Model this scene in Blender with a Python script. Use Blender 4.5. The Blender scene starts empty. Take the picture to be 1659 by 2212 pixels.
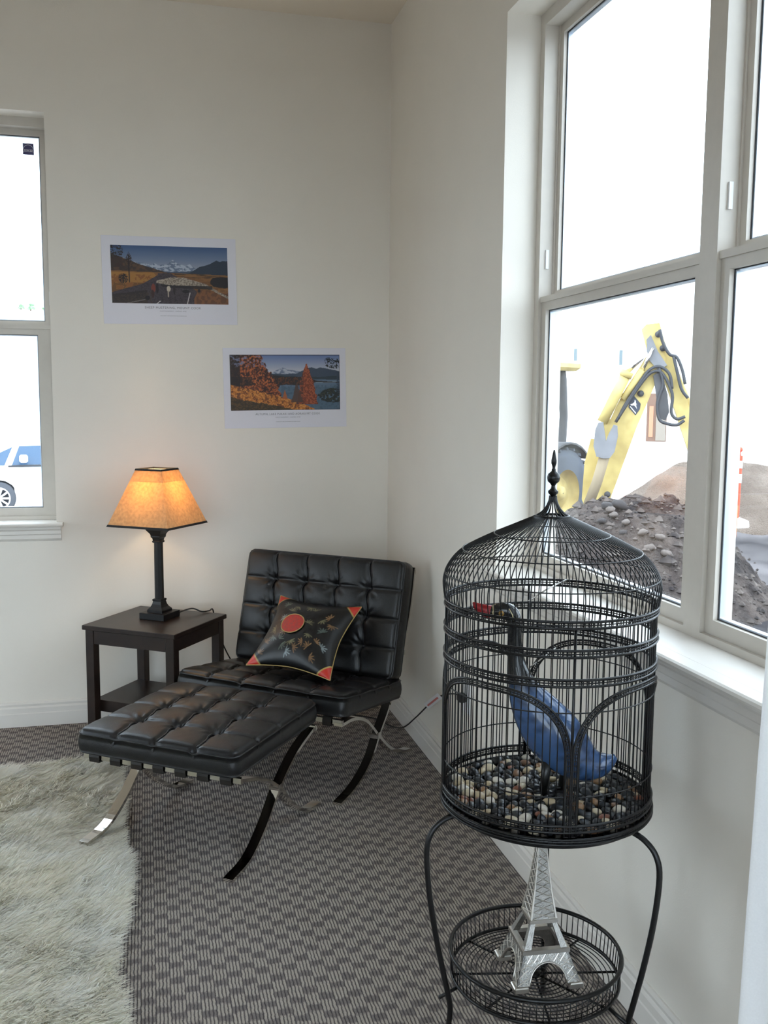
import bpy, bmesh, math, random
import numpy as np
from mathutils import Vector, Matrix

random.seed(7); rng = np.random.default_rng(7)
SC = bpy.context.scene
COL = SC.collection
PI = math.pi

# ------------------------------------------------------------------ camera
W, H, FPX = 1659, 2212, 2072.95
PITCH, ROLL, YAW, CAMH = math.radians(6.5587), math.radians(0.4686), math.radians(13.943), 1.5
fw = Vector((math.sin(YAW)*math.cos(PITCH), math.cos(YAW)*math.cos(PITCH), -math.sin(PITCH)))
r0 = Vector((math.cos(YAW), -math.sin(YAW), 0)); u0 = r0.cross(fw)
RGT = r0*math.cos(ROLL)+u0*math.sin(ROLL); UPV = -r0*math.sin(ROLL)+u0*math.cos(ROLL)
cam = bpy.data.objects.new('camera', bpy.data.cameras.new('camera')); COL.objects.link(cam)
cam.matrix_world = Matrix(((RGT.x, UPV.x, -fw.x, 0), (RGT.y, UPV.y, -fw.y, 0), (RGT.z, UPV.z, -fw.z, CAMH), (0, 0, 0, 1)))
cam.data.sensor_fit = 'HORIZONTAL'; cam.data.sensor_width = 36; cam.data.lens = 36*FPX/W
cam.data.clip_start = 0.02; cam.data.clip_end = 500
SC.camera = cam

# ------------------------------------------------------------------ world (bright overcast sky) and exposure
wd = bpy.data.worlds.new('overcast_sky'); SC.world = wd; wd.use_nodes = True
wd.node_tree.nodes['Background'].inputs[0].default_value = (0.79, 0.91, 1.03, 1)
wd.node_tree.nodes['Background'].inputs[1].default_value = 3.1
SC.view_settings.view_transform = 'Standard'; SC.view_settings.look = 'None'
SC.view_settings.exposure = 0.96; SC.view_settings.gamma = 1.0; SC.view_settings.use_curve_mapping = False
try:
    SC.cycles.use_denoising = True; SC.cycles.max_bounces = 8; SC.cycles.diffuse_bounces = 5; SC.cycles.use_adaptive_sampling = True; SC.cycles.adaptive_threshold = .06
    SC.cycles.transparent_max_bounces = 16; SC.cycles.sample_clamp_indirect = 8
except Exception: pass

# ------------------------------------------------------------------ pixel helpers (a pixel gives a direction only)
def ray(px, py):
    return (RGT*((px-W/2)/FPX) - UPV*((py-H/2)/FPX) + fw)
def at(px, py, dist):            # point on the pixel's ray at a horizontal distance from the camera
    d = ray(px, py); t = dist/math.hypot(d.x, d.y); return Vector((0, 0, CAMH))+d*t
def lin(c): return tuple(((v/12.92) if v <= .04045 else ((v+.055)/1.055)**2.4) for v in c)
def srgb(r, g, b): return lin((r/255, g/255, b/255))

# ------------------------------------------------------------------ materials
MATS = {}
def mat(name, col, rough=.6, metal=0., noise=0., nscale=20., bump=0., bscale=200., spec=.5, col2=None, coat=0.):
    if name in MATS: return MATS[name]
    m = bpy.data.materials.new(name); m.use_nodes = True; nt = m.node_tree; N = nt.nodes; L = nt.links
    b = N['Principled BSDF']
    b.inputs['Base Color'].default_value = (*col, 1); b.inputs['Roughness'].default_value = rough
    b.inputs['Metallic'].default_value = metal; b.inputs['Specular IOR Level'].default_value = spec
    if coat: b.inputs['Coat Weight'].default_value = coat; b.inputs['Coat Roughness'].default_value = .1
    tc = N.new('ShaderNodeTexCoord')
    if noise or col2:
        n = N.new('ShaderNodeTexNoise'); n.inputs['Scale'].default_value = nscale; n.inputs['Detail'].default_value = 4
        L.new(tc.outputs['Object'], n.inputs['Vector'])
        r = N.new('ShaderNodeValToRGB')
        c2 = col2 if col2 else tuple(min(1, c*(1+noise)) for c in col)
        c1 = col if col2 else tuple(c*(1-noise) for c in col)
        r.color_ramp.elements[0].position = .35; r.color_ramp.elements[1].position = .65
        r.color_ramp.elements[0].color = (*c1, 1); r.color_ramp.elements[1].color = (*c2, 1)
        L.new(n.outputs['Fac'], r.inputs['Fac']); L.new(r.outputs['Color'], b.inputs['Base Color'])
    if bump:
        n2 = N.new('ShaderNodeTexNoise'); n2.inputs['Scale'].default_value = bscale; n2.inputs['Detail'].default_value = 3
        L.new(tc.outputs['Object'], n2.inputs['Vector'])
        bp = N.new('ShaderNodeBump'); bp.inputs['Strength'].default_value = min(1, bump); bp.inputs['Distance'].default_value = .08 if bump >= 1 else .002
        L.new(n2.outputs['Fac'], bp.inputs['Height']); L.new(bp.outputs['Normal'], b.inputs['Normal'])
    MATS[name] = m; return m

def attr_mat(name, rough=.6, spec=.3, bump=0., bscale=300., coat=0.):
    if name in MATS: return MATS[name]
    m = bpy.data.materials.new(name); m.use_nodes = True; nt = m.node_tree
    b = nt.nodes['Principled BSDF']; b.inputs['Roughness'].default_value = rough; b.inputs['Specular IOR Level'].default_value = spec
    b.inputs['Coat Weight'].default_value = coat
    a = nt.nodes.new('ShaderNodeVertexColor'); a.layer_name = 'Col'
    nt.links.new(a.outputs['Color'], b.inputs['Base Color'])
    if bump:
        n2 = nt.nodes.new('ShaderNodeTexNoise'); n2.inputs['Scale'].default_value = bscale
        tc = nt.nodes.new('ShaderNodeTexCoord'); nt.links.new(tc.outputs['Object'], n2.inputs['Vector'])
        bp = nt.nodes.new('ShaderNodeBump'); bp.inputs['Strength'].default_value = bump; bp.inputs['Distance'].default_value = .002
        nt.links.new(n2.outputs['Fac'], bp.inputs['Height']); nt.links.new(bp.outputs['Normal'], b.inputs['Normal'])
    MATS[name] = m; return m

def glass_mat(name, tint=(1, 1, 1), refl=.06):
    if name in MATS: return MATS[name]
    m = bpy.data.materials.new(name); m.use_nodes = True; nt = m.node_tree; N = nt.nodes; L = nt.links
    N.remove(N['Principled BSDF']); out = N['Material Output']
    t = N.new('ShaderNodeBsdfTransparent'); t.inputs[0].default_value = (*tint, 1)
    g = N.new('ShaderNodeBsdfGlossy'); g.inputs['Roughness'].default_value = .01
    lw = N.new('ShaderNodeLayerWeight'); lw.inputs[0].default_value = .5
    pw = N.new('ShaderNodeMath'); pw.operation = 'POWER'; pw.inputs[1].default_value = 4; L.new(lw.outputs['Facing'], pw.inputs[0])
    f = N.new('ShaderNodeMath'); f.operation = 'MULTIPLY_ADD'; f.inputs[1].default_value = .5; f.inputs[2].default_value = refl*.5; L.new(pw.outputs[0], f.inputs[0])
    mx = N.new('ShaderNodeMixShader'); L.new(f.outputs[0], mx.inputs[0]); L.new(t.outputs[0], mx.inputs[1]); L.new(g.outputs[0], mx.inputs[2])
    L.new(mx.outputs[0], out.inputs[0]); MATS[name] = m; return m

def translucent_mat(name, col, tcol, mixf=.5, nscale=60., noise=.12, trans=0.):
    if name in MATS: return MATS[name]
    m = bpy.data.materials.new(name); m.use_nodes = True; nt = m.node_tree; N = nt.nodes; L = nt.links
    N.remove(N['Principled BSDF']); out = N['Material Output']
    d = N.new('ShaderNodeBsdfDiffuse'); t = N.new('ShaderNodeBsdfTranslucent'); mx = N.new('ShaderNodeMixShader')
    mx.inputs[0].default_value = mixf
    tc = N.new('ShaderNodeTexCoord'); n = N.new('ShaderNodeTexNoise'); n.inputs['Scale'].default_value = nscale; n.inputs['Detail'].default_value = 6
    L.new(tc.outputs['Object'], n.inputs['Vector'])
    for sh, c in ((d, col), (t, tcol)):
        r = N.new('ShaderNodeValToRGB'); r.color_ramp.elements[0].position = .3; r.color_ramp.elements[1].position = .7
        r.color_ramp.elements[0].color = (*[v*(1-noise) for v in c], 1); r.color_ramp.elements[1].color = (*[min(1, v*(1+noise)) for v in c], 1)
        L.new(n.outputs['Fac'], r.inputs['Fac']); L.new(r.outputs['Color'], sh.inputs['Color'])
    L.new(d.outputs[0], mx.inputs[1]); L.new(t.outputs[0], mx.inputs[2]); L.new(mx.outputs[0], out.inputs[0])
    MATS[name] = m; return m

# ------------------------------------------------------------------ mesh builder
class MB:
    def __init__(s): s.v = []; s.f = []; s.mi = []
    def add(s, vs, fs, mi=0):
        o = len(s.v); s.v += [tuple(p) for p in vs]; s.f += [tuple(i+o for i in f) for f in fs]; s.mi += [mi]*len(fs); return s
    def box(s, lo, hi, M=None, mi=0):
        x0, y0, z0 = lo; x1, y1, z1 = hi
        vs = [(x0, y0, z0), (x1, y0, z0), (x1, y1, z0), (x0, y1, z0), (x0, y0, z1), (x1, y0, z1), (x1, y1, z1), (x0, y1, z1)]
        if M is not None: vs = [tuple(M @ Vector(p)) for p in vs]
        return s.add(vs, [(0, 3, 2, 1), (4, 5, 6, 7), (0, 1, 5, 4), (1, 2, 6, 5), (2, 3, 7, 6), (3, 0, 4, 7)], mi)
    def bevbox(s, lo, hi, b=.003, M=None, mi=0):      # box with chamfered vertical edges and top/bottom
        x0, y0, z0 = lo; x1, y1, z1 = hi
        def ring(i, z): return [(x0+i+b, y0+i, z), (x1-i-b, y0+i, z), (x1-i, y0+i+b, z), (x1-i, y1-i-b, z), (x1-i-b, y1-i, z), (x0+i+b, y1-i, z), (x0+i, y1-i-b, z), (x0+i, y0+i+b, z)]
        return s.loft([ring(b, z0), ring(0, z0+b), ring(0, z1-b), ring(b, z1)], True, True, M, mi)
    def loft(s, rings, capa=True, capb=True, M=None, mi=0, closed=False):
        n = len(rings[0]); vs = [p for r in rings for p in r]
        if M is not None: vs = [tuple(M @ Vector(p)) for p in vs]
        fs = []
        m = len(rings)
        for i in range(m if closed else m-1):
            a = i*n; b = ((i+1) % m)*n
            for j in range(n): fs.append((a+j, a+(j+1) % n, b+(j+1) % n, b+j))
        if not closed:
            if capa: fs.append(tuple(range(n-1, -1, -1)))
            if capb: fs.append(tuple((m-1)*n+j for j in range(n)))
        return s.add(vs, fs, mi)
    def tube(s, pts, r, seg=8, closed=False, M=None, mi=0, caps=True):
        P = [Vector(p) for p in pts]; n = len(P); rs = r if isinstance(r, (list, tuple)) else [r]*n
        rings = []; prev = None
        for i in range(n):
            if closed: t = P[(i+1) % n]-P[i-1]
            else: t = P[min(i+1, n-1)]-P[max(i-1, 0)]
            if t.length < 1e-9: t = Vector((0, 0, 1))
            t.normalize()
            if prev is None:
                a = Vector((0, 0, 1)) if abs(t.z) < .9 else Vector((1, 0, 0)); x = t.cross(a).normalized()
            else:
                x = prev-t*prev.dot(t)
                x = x.normalized() if x.length > 1e-6 else t.cross(Vector((0, 0, 1))).normalized()
            prev = x; y = t.cross(x)
            rings.append([tuple(P[i]+(x*math.cos(2*PI*k/seg)+y*math.sin(2*PI*k/seg))*rs[i]) for k in range(seg)])
        return s.loft(rings, caps, caps, M, mi, closed)
    def lathe(s, prof, seg=24, c=(0, 0, 0), M=None, mi=0, caps=True):
        rings = [[(c[0]+r*math.cos(2*PI*k/seg), c[1]+r*math.sin(2*PI*k/seg), c[2]+z) for k in range(seg)] for r, z in prof]
        return s.loft(rings, caps, caps, M, mi)
    def prism(s, poly, z0, z1, M=None, mi=0):        # polygon in xy extruded along z
        return s.loft([[(x, y, z0) for x, y in poly], [(x, y, z1) for x, y in poly]], True, True, M, mi)
    def strip(s, path, w0, w1, th, M=None, mi=0):     # flat bar: path in (x,z), width along y
        P = [Vector((p[0], 0, p[1])) for p in path]; rings = []
        for i in range(len(P)):
            t = (P[min(i+1, len(P)-1)]-P[max(i-1, 0)]).normalized(); nrm = Vector((-t.z, 0, t.x))*(th/2)
            a, b = P[i]+nrm, P[i]-nrm
            rings.append([(a.x, w0, a.z), (a.x, w1, a.z), (b.x, w1, b.z), (b.x, w0, b.z)])
        return s.loft(rings, True, True, M, mi)
    def sphere(s, c, r, seg=12, rg=8, M=None, mi=0):
        rr = r if isinstance(r, (tuple, list)) else (r, r, r)
        rings = []
        for i in range(1, rg):
            a = -PI/2+PI*i/rg
            rings.append([(c[0]+rr[0]*math.cos(a)*math.cos(2*PI*k/seg), c[1]+rr[1]*math.cos(a)*math.sin(2*PI*k/seg), c[2]+rr[2]*math.sin(a)) for k in range(seg)])
        n = seg; vs = [p for r_ in rings for p in r_]+[(c[0], c[1], c[2]-rr[2]), (c[0], c[1], c[2]+rr[2])]
        fs = [(i*n+j, i*n+(j+1) % n, (i+1)*n+(j+1) % n, (i+1)*n+j) for i in range(rg-2) for j in range(n)]
        b, t = len(vs)-2, len(vs)-1
        fs += [(b, (j+1) % n, j) for j in range(n)]+[(t, (rg-2)*n+j, (rg-2)*n+(j+1) % n) for j in range(n)]
        if M is not None: vs = [tuple(M @ Vector(p)) for p in vs]
        return s.add(vs, fs, mi)
    def mesh(s, name, smooth=False):
        me = bpy.data.meshes.new(name); me.from_pydata(s.v, [], s.f); me.update()
        if len(set(s.mi)) > 1: me.polygons.foreach_set('material_index', s.mi)
        if smooth: me.polygons.foreach_set('use_smooth', [True]*len(me.polygons))
        return me
    def build(s, name, m, parent=None, smooth=False, world=True, auto=None):
        if parent is not None and world:
            o = ORG.get(parent.name, Vector((0, 0, 0)))
            s.v = [(p[0]-o.x, p[1]-o.y, p[2]-o.z) for p in s.v]
        me = s.mesh(name, smooth)
        ob = link(name, me, m, parent)
        if auto:
            try: me.set_sharp_from_angle(angle=math.radians(auto))
            except Exception: pass
        return ob
ORG = {}
def link(name, me, m=None, parent=None):
    ob = bpy.data.objects.new(name, me); COL.objects.link(ob)
    if m is not None and not me.materials:
        for k in (m if isinstance(m, (list, tuple)) else [m]): me.materials.append(k)
    if parent is not None:
        ob.parent = parent
        if parent.name in ORG: ORG[ob.name] = ORG[parent.name]
    return ob
def thing(name, label, cat, loc=(0, 0, 0), rotz=0, group=None):
    o = bpy.data.objects.new(name, None); COL.objects.link(o); o.empty_display_size = .05
    o.location = loc; o.rotation_euler = (0, 0, rotz); ORG[o.name] = Vector(loc)
    return tag(o, label, cat, group)
def tag(o, label, cat, group=None, kind=None):
    o['label'] = label; o['category'] = cat
    if group: o['group'] = group
    if kind: o['kind'] = kind
    return o
def struct(o): o['kind'] = 'structure'; return o
def setcol(me, cols):     # per-vertex linear colours
    a = me.color_attributes.new('Col', 'FLOAT_COLOR', 'POINT')
    c = np.ones((len(me.vertices), 4), np.float32); c[:, :3] = cols; a.data.foreach_set('color', c.ravel())
def catmull(pts, n=8, closed=False):
    P = [Vector(p) for p in pts]; out = []; m = len(P)
    for i in range(m if closed else m-1):
        p0 = P[i-1] if (i > 0 or closed) else P[0]*2-P[1]
        p1 = P[i]; p2 = P[(i+1) % m]; p3 = P[(i+2) % m] if (i+2 < m or closed) else P[-1]*2-P[-2]
        for k in range(n):
            t = k/n
            out.append(.5*((2*p1)+(p2-p0)*t+(2*p0-5*p1+4*p2-p3)*t*t+(3*p1-p0-3*p2+p3)*t**3))
    if not closed: out.append(P[-1])
    return out
def cat2(pts, n=6): return [(p.x, p.z) for p in catmull([(a, 0, b) for a, b in pts], n)]
def fbm(x, y, seed=0, octv=4, f=1.0):
    x = np.asarray(x, float)*f; y = np.asarray(y, float)*f; out = np.zeros_like(x); amp = .5
    for o in range(octv):
        g = np.random.default_rng(seed*17+o).random((64, 64))
        xi = np.floor(x).astype(int); yi = np.floor(y).astype(int); fx = x-xi; fy = y-yi
        fx = fx*fx*(3-2*fx); fy = fy*fy*(3-2*fy)
        a = g[xi % 64, yi % 64]; b = g[(xi+1) % 64, yi % 64]; c = g[xi % 64, (yi+1) % 64]; d = g[(xi+1) % 64, (yi+1) % 64]
        out += amp*((a*(1-fx)+b*fx)*(1-fy)+(c*(1-fx)+d*fx)*fy); amp *= .5; x = x*2.03; y = y*2.03
    return out/(1-.5**octv)
def gridmesh(name, X, Y, Z, smooth=True):
    nu, nv = X.shape; v = np.stack([X, Y, Z], -1).reshape(-1, 3)
    i = np.arange(nu-1)[:, None]*nv+np.arange(nv-1)[None, :]
    q = np.stack([i, i+nv, i+nv+1, i+1], -1).reshape(-1, 4)
    me = bpy.data.meshes.new(name); me.from_pydata(v.tolist(), [], q.tolist()); me.update()
    if smooth: me.polygons.foreach_set('use_smooth', [True]*len(me.polygons))
    return me

# ------------------------------------------------------------------ common materials
WALL = mat('wall_paint', srgb(236, 230, 220), .75, bump=.12, bscale=260, noise=.012, nscale=3, spec=.2)
CEIL = mat('ceiling_paint', srgb(238, 228, 213), .85, bump=.1, bscale=200, spec=.2)
TRIM = mat('trim_paint', srgb(226, 221, 214), .4, spec=.4, bump=.03, bscale=40)
VINYL = mat('window_vinyl', srgb(206, 199, 189), .38, spec=.45, noise=.015, nscale=30)
SPACER = mat('window_spacer', srgb(200, 210, 222), .3, .3)
GASKET = mat('window_gasket', srgb(60, 62, 66), .6)
GLASS = glass_mat('window_glass', (.97, .985, .985))
BLACKM = mat('black_painted_iron', (.0042, .0042, .005), .32, 0., spec=.42, bump=.15, bscale=400)
CHROME = mat('chrome', (.72, .70, .66), .07, 1., bump=.02, bscale=60)
LEATHER = mat('black_leather', (.0075, .0075, .0085), .36, spec=.5, bump=.28, bscale=420, noise=.15, nscale=60)
LEATHERP = mat('black_leather_piping', (.009, .009, .010), .38, spec=.5)
STRAP = mat('saddle_leather_strap', (.013, .010, .008), .5)
ESPRESSO = mat('espresso_wood', (.017, .0088, .0062), .36, spec=.5, noise=.3, nscale=14)

# ================================================================== ROOM
BX, BY, CZ = 1.149, 4.558, 3.247       # right wall face, back wall face, ceiling height
LX, FY = -3.3, -2.2                    # left wall face, wall behind the camera
WT = .20
O1 = (-1.426, -.402, .945, 2.735)      # left (back-wall) window opening x0,x1,z0,z1
OD = (.42, 1.340, .05, 2.40)            # added opening in the right wall; its daylight backlights the curtain
O2 = (1.470, 3.042, .945, 2.740)        # right-wall opening y0,y1,z0,z1

def carpet():
    m = bpy.data.materials.new('loop_carpet'); m.use_nodes = True; nt = m.node_tree; N = nt.nodes; L = nt.links
    b = N['Principled BSDF']; b.inputs['Roughness'].default_value = .95; b.inputs['Specular IOR Level'].default_value = .05
    tc = N.new('ShaderNodeTexCoord'); sx = N.new('ShaderNodeSeparateXYZ')
    nz = N.new('ShaderNodeTexNoise'); nz.inputs['Scale'].default_value = 55; nz.inputs['Detail'].default_value = 2
    L.new(tc.outputs['Object'], nz.inputs['Vector'])
    vm = N.new('ShaderNodeVectorMath'); vm.operation = 'MULTIPLY_ADD'; vm.inputs[1].default_value = (.006, .012, 0); L.new(nz.outputs['Color'], vm.inputs[0]); L.new(tc.outputs['Object'], vm.inputs[2])
    L.new(vm.outputs[0], sx.inputs[0])
    def mth(op, a, bb=None, c=None):
        n = N.new('ShaderNodeMath'); n.operation = op
        for i, v in enumerate((a, bb, c)):
            if v is None: continue
            if isinstance(v, (int, float)): n.inputs[i].default_value = v
            else: L.new(v, n.inputs[i])
        return n.outputs[0]
    CW, PER, ST = .0366, .074, .00915
    u = mth('DIVIDE', sx.outputs[0], CW); colf = mth('FLOOR', u)
    off = mth('MULTIPLY', mth('MODULO', mth('ABSOLUTE', colf), 2.), .5)
    wn = N.new('ShaderNodeTexWhiteNoise'); wn.noise_dimensions = '1D'; L.new(colf, wn.inputs['W'])
    v = mth('ADD', mth('ADD', mth('DIVIDE', sx.outputs[1], PER), off), mth('MULTIPLY', wn.outputs['Value'], .16))
    fv = mth('FRACT', v)
    tri = mth('ABSOLUTE', mth('SUBTRACT', fv, .5))            # 0 centre .. .5 edge
    light = N.new('ShaderNodeMapRange'); light.interpolation_type = 'SMOOTHSTEP'
    light.inputs[1].default_value = .40; light.inputs[2].default_value = .24; L.new(mth('ADD', tri, mth('MULTIPLY', mth('SUBTRACT', nz.outputs['Fac'], .5), .35)), light.inputs[0])
    fs = mth('FRACT', mth('DIVIDE', sx.outputs[0], ST)); gap = mth('ABSOLUTE', mth('SUBTRACT', fs, .5))
    gapm = N.new('ShaderNodeMapRange'); gapm.interpolation_type = 'SMOOTHSTEP'; gapm.inputs[1].default_value = .22; gapm.inputs[2].default_value = .46; L.new(gap, gapm.inputs[0])
    dk = srgb(128, 121, 118); lt = srgb(174, 165, 156); gp = srgb(84, 79, 82)
    mx = N.new('ShaderNodeMixRGB'); mx.inputs[1].default_value = (*dk, 1); mx.inputs[2].default_value = (*lt, 1); L.new(light.outputs[0], mx.inputs[0])
    mx2 = N.new('ShaderNodeMixRGB'); mx2.inputs[2].default_value = (*gp, 1); L.new(mx.outputs[0], mx2.inputs[1])
    L.new(mth('MULTIPLY', gapm.outputs[0], .85), mx2.inputs[0])
    n2 = N.new('ShaderNodeTexNoise'); n2.inputs['Scale'].default_value = 420; L.new(tc.outputs['Object'], n2.inputs['Vector'])
    mx3 = N.new('ShaderNodeMixRGB'); mx3.blend_type = 'OVERLAY'; mx3.inputs[0].default_value = .45; L.new(mx2.outputs[0], mx3.inputs[1]); L.new(n2.outputs['Fac'], mx3.inputs[2])
    L.new(mx3.outputs[0], b.inputs['Base Color'])
    hgt = mth('SUBTRACT', mth('ADD', mth('MULTIPLY', light.outputs[0], .6), mth('MULTIPLY', n2.outputs['Fac'], .4)), mth('MULTIPLY', gapm.outputs[0], .8))
    bp = N.new('ShaderNodeBump'); bp.inputs['Strength'].default_value = .8; bp.inputs['Distance'].default_value = .004
    L.new(hgt, bp.inputs['Height']); L.new(bp.outputs['Normal'], b.inputs['Normal'])
    return m
struct(MB().box((LX-WT, FY-WT, -.15), (BX+WT, BY+WT, 0)).build('floor', carpet()))
struct(MB().box((LX-WT, FY-WT, CZ), (BX+WT, BY+WT, CZ+.15)).build('ceiling', CEIL))
def wall_with_openings(name, axis, c0, c1, a0, a1, ops, z0=0, z1=CZ):
    # axis 'y': wall slab y in c0..c1 running along x ; axis 'x': slab x in c0..c1 running along y ; ops: (a0,a1,z0,z1)
    mb = MB()
    def bb(p0, p1, q0, q1):
        if p1-p0 < 1e-4 or q1-q0 < 1e-4: return
        if axis == 'y': mb.box((p0, c0, q0), (p1, c1, q1))
        else: mb.box((c0, p0, q0), (c1, p1, q1))
    cur = a0
    for (o0, o1, q0, q1) in sorted(ops):
        bb(cur, o0, z0, z1); bb(o0, o1, z0, q0); bb(o0, o1, q1, z1); cur = o1
    bb(cur, a1, z0, z1)
    return struct(mb.build(name, WALL))
wall_with_openings('wall_back', 'y', BY, BY+WT, LX-WT, BX+WT, [(O1[0], O1[1], .926, O1[3])])
wall_with_openings('wall_right', 'x', BX, BX+WT, FY, BY, [(O2[0], O2[1], .926, O2[3]), OD])
OL = [(2.3, 3.7, .05, 2.25)]; OF = [(-3.05, .95, .25, 2.74)]  # openings added in the unseen walls to let in fill daylight
wall_with_openings('wall_left', 'x', LX-WT, LX, FY, BY, OL)
wall_with_openings('wall_front', 'y', FY-WT, FY, LX-WT, BX+WT, OF)

BBP = [(0, 0), (.015, 0), (.015, .060), (.0125, .064), (.0125, .086), (.007, .094), (.009, .104), (.004, .113), (0, .114)]
def baseboard(name, p0, p1, nrm):
    p0 = Vector(p0); p1 = Vector(p1); nrm = Vector(nrm)
    struct(MB().loft([[tuple(p+nrm*a+Vector((0, 0, b))) for a, b in BBP] for p in (p0, p1)]).build(name, TRIM))
baseboard('baseboard_back', (LX, BY, 0), (BX, BY, 0), (0, -1, 0))
baseboard('baseboard_right', (BX, BY, 0), (BX, FY, 0), (-1, 0, 0))
baseboard('baseboard_left', (LX, FY+2.0, 0), (LX, FY+2.01, 0), (1, 0, 0)) if False else None

# double-hung window unit; A = along the width, B = outwards, origin = inner lower corner of the frame face
def window(name, org, A, B, wid, z0, z1, zm, locks=True, lst=.033):
    root = bpy.data.objects.new(name, None); COL.objects.link(root); root.location = org; ORG[root.name] = Vector(org); struct(root)
    M = Matrix(((A[0], B[0], 0, org[0]), (A[1], B[1], 0, org[1]), (0, 0, 1, 0), (0, 0, 0, 1)))
    fwid, fd = .036, .085
    f = MB()
    f.box((0, 0, z0), (fwid, fd, z1), M); f.box((wid-fwid, 0, z0), (wid, fd, z1), M)
    f.box((fwid, 0, z1-.040), (wid-fwid, fd, z1), M); f.box((fwid, 0, z0), (wid-fwid, fd, z0+.018), M)
    f.box((fwid, .046, zm), (fwid+.006, .052, z1-.04), M); f.box((wid-fwid-.006, .046, zm), (wid-fwid, .052, z1-.04), M)
    f.build('frame', VINYL, root)
    def sash(nm, a0, a1, s0, s1, b0, b1, st, rb, rt):
        sm = MB()
        sm.box((a0, b0, s0), (a0+st, b1, s1), M); sm.box((a1-st, b0, s0), (a1, b1, s1), M)
        sm.box((a0+st, b0, s0), (a1-st, b1, s0+rb), M); sm.box((a0+st, b0, s1-rt), (a1-st, b1, s1), M)
        so = sm.build(nm, VINYL, root)
        bm = (b0+b1)/2+.004; i = .006                  # glazing bead, gasket, pane
        g = MB()
        for q in ((a0+st, a0+st+i, s0+rb, s1-rt), (a1-st-i, a1-st, s0+rb, s1-rt), (a0+st+i, a1-st-i, s0+rb, s0+rb+i), (a0+st+i, a1-st-i, s1-rt-i, s1-rt)):
            g.box((q[0], bm-.006, q[2]), (q[1], b1-.002, q[3]), M)
        g.build('glazing_spacer', SPACER, so)
        k = MB()
        for q in ((a0+st, a0+st+.0025, s0+rb, s1-rt), (a1-st-.0025, a1-st, s0+rb, s1-rt), (a0+st, a1-st, s0+rb, s0+rb+.0025), (a0+st, a1-st, s1-rt-.0025, s1-rt)):
            k.box((q[0], bm-.008, q[2]), (q[1], bm-.006, q[3]), M)
        k.build('gasket', GASKET, so)
        MB().box((a0+st+.004, bm, s0+rb+.004), (a1-st-.004, bm+.004, s1-rt-.004), M).build('pane', GLASS, so)
        return so
    lo = sash('lower_sash', fwid+.001, wid-fwid-.001, z0+.018, zm+.008, .012, .044, lst, .036, .044)
    # stepped lip on the lower sash top rail
    MB().box((fwid+.001, .006, zm-.010), (wid-fwid-.001, .012, zm+.008), M).build('finger_lip', VINYL, lo)
    up = sash('upper_sash', fwid+.001, wid-fwid-.001, zm-.012, z1-.040, .052, .082, .028, .040, .026)
    if locks:
        for a in (fwid, wid-fwid-.006):
            MB().box((a, .020, zm+.10), (a+.006, .030, zm+.16), M).build('tilt_latch', mat('white_plastic', (.85, .85, .86), .4), root)
    return root
# window_1: back wall; A runs to -X from the right jamb, B = +Y
w1 = window('window_1', (O1[1]+.030, BY+.100, 0), (-1, 0), (0, 1), O1[1]-O1[0]+.06, O1[2], O1[3], 1.824, True, .058)
w2 = window('window_2', (BX+.116, O2[1], 0), (0, -1), (1, 0), 1.024, O2[2], O2[3], 1.838)
w3 = window('window_3', (BX+.116, O2[1]-1.024, 0), (0, -1), (1, 0), O2[1]-1.024-O2[0], O2[2], O2[3], 1.838)
for k in range(4): window('window_%d' % (4+k), (OF[0][1]-k*1.0, FY-.10, 0), (-1, 0), (0, -1), 1.0, OF[0][2], OF[0][3], 1.55, False)  # added windows behind the camera, put in to light the back wall
def added_glazed_door(name, x0, x1, y0_, y1_, z0, z1):
    d = bpy.data.objects.new(name, None); COL.objects.link(d); d.location = ((x0+x1)/2, (y0_+y1_)/2, z0); ORG[name] = Vector(d.location); struct(d)
    f = MB(); xm = (x0+x1)/2
    for y in (y0_, y1_-.06): f.box((x0, y, z0), (x1, y+.06, z1))
    for z in (z0, z1-.06): f.box((x0, y0_+.06, z), (x1, y1_-.06, z+.06))
    f.build('frame', VINYL, d); MB().box((xm-.002, y0_+.06, z0+.06), (xm+.002, y1_-.06, z1-.06)).build('pane', GLASS, d)
added_glazed_door('added_door_2', BX+.10, BX+.16, OD[0], OD[1], OD[2], OD[3])  # unseen door added to light the curtain from behind
# sliding door added in the unseen left wall to bring in side daylight
d1 = bpy.data.objects.new('added_door_1', None); COL.objects.link(d1); d1.location = (LX, 3.0, 0); ORG['added_door_1'] = Vector(d1.location); struct(d1)
fm = MB(); y0_, y1_, zt_ = OL[0][0], OL[0][1], OL[0][3]; ym_ = (y0_+y1_)/2
for y in (y0_, ym_-.06, ym_, y1_-.06): fm.box((LX-.14, y, .05), (LX-.08, y+.06, zt_))
for z in (.05, zt_-.06): fm.box((LX-.14, y0_+.06, z), (LX-.08, y1_-.06, z+.06))
fm.build('frame', VINYL, d1)
for a_, b_ in ((y0_+.06, ym_-.06), (ym_+.06, y1_-.06)): MB().box((LX-.112, a_, .11), (LX-.108, b_, zt_-.06)).build('pane', GLASS, d1)

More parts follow.
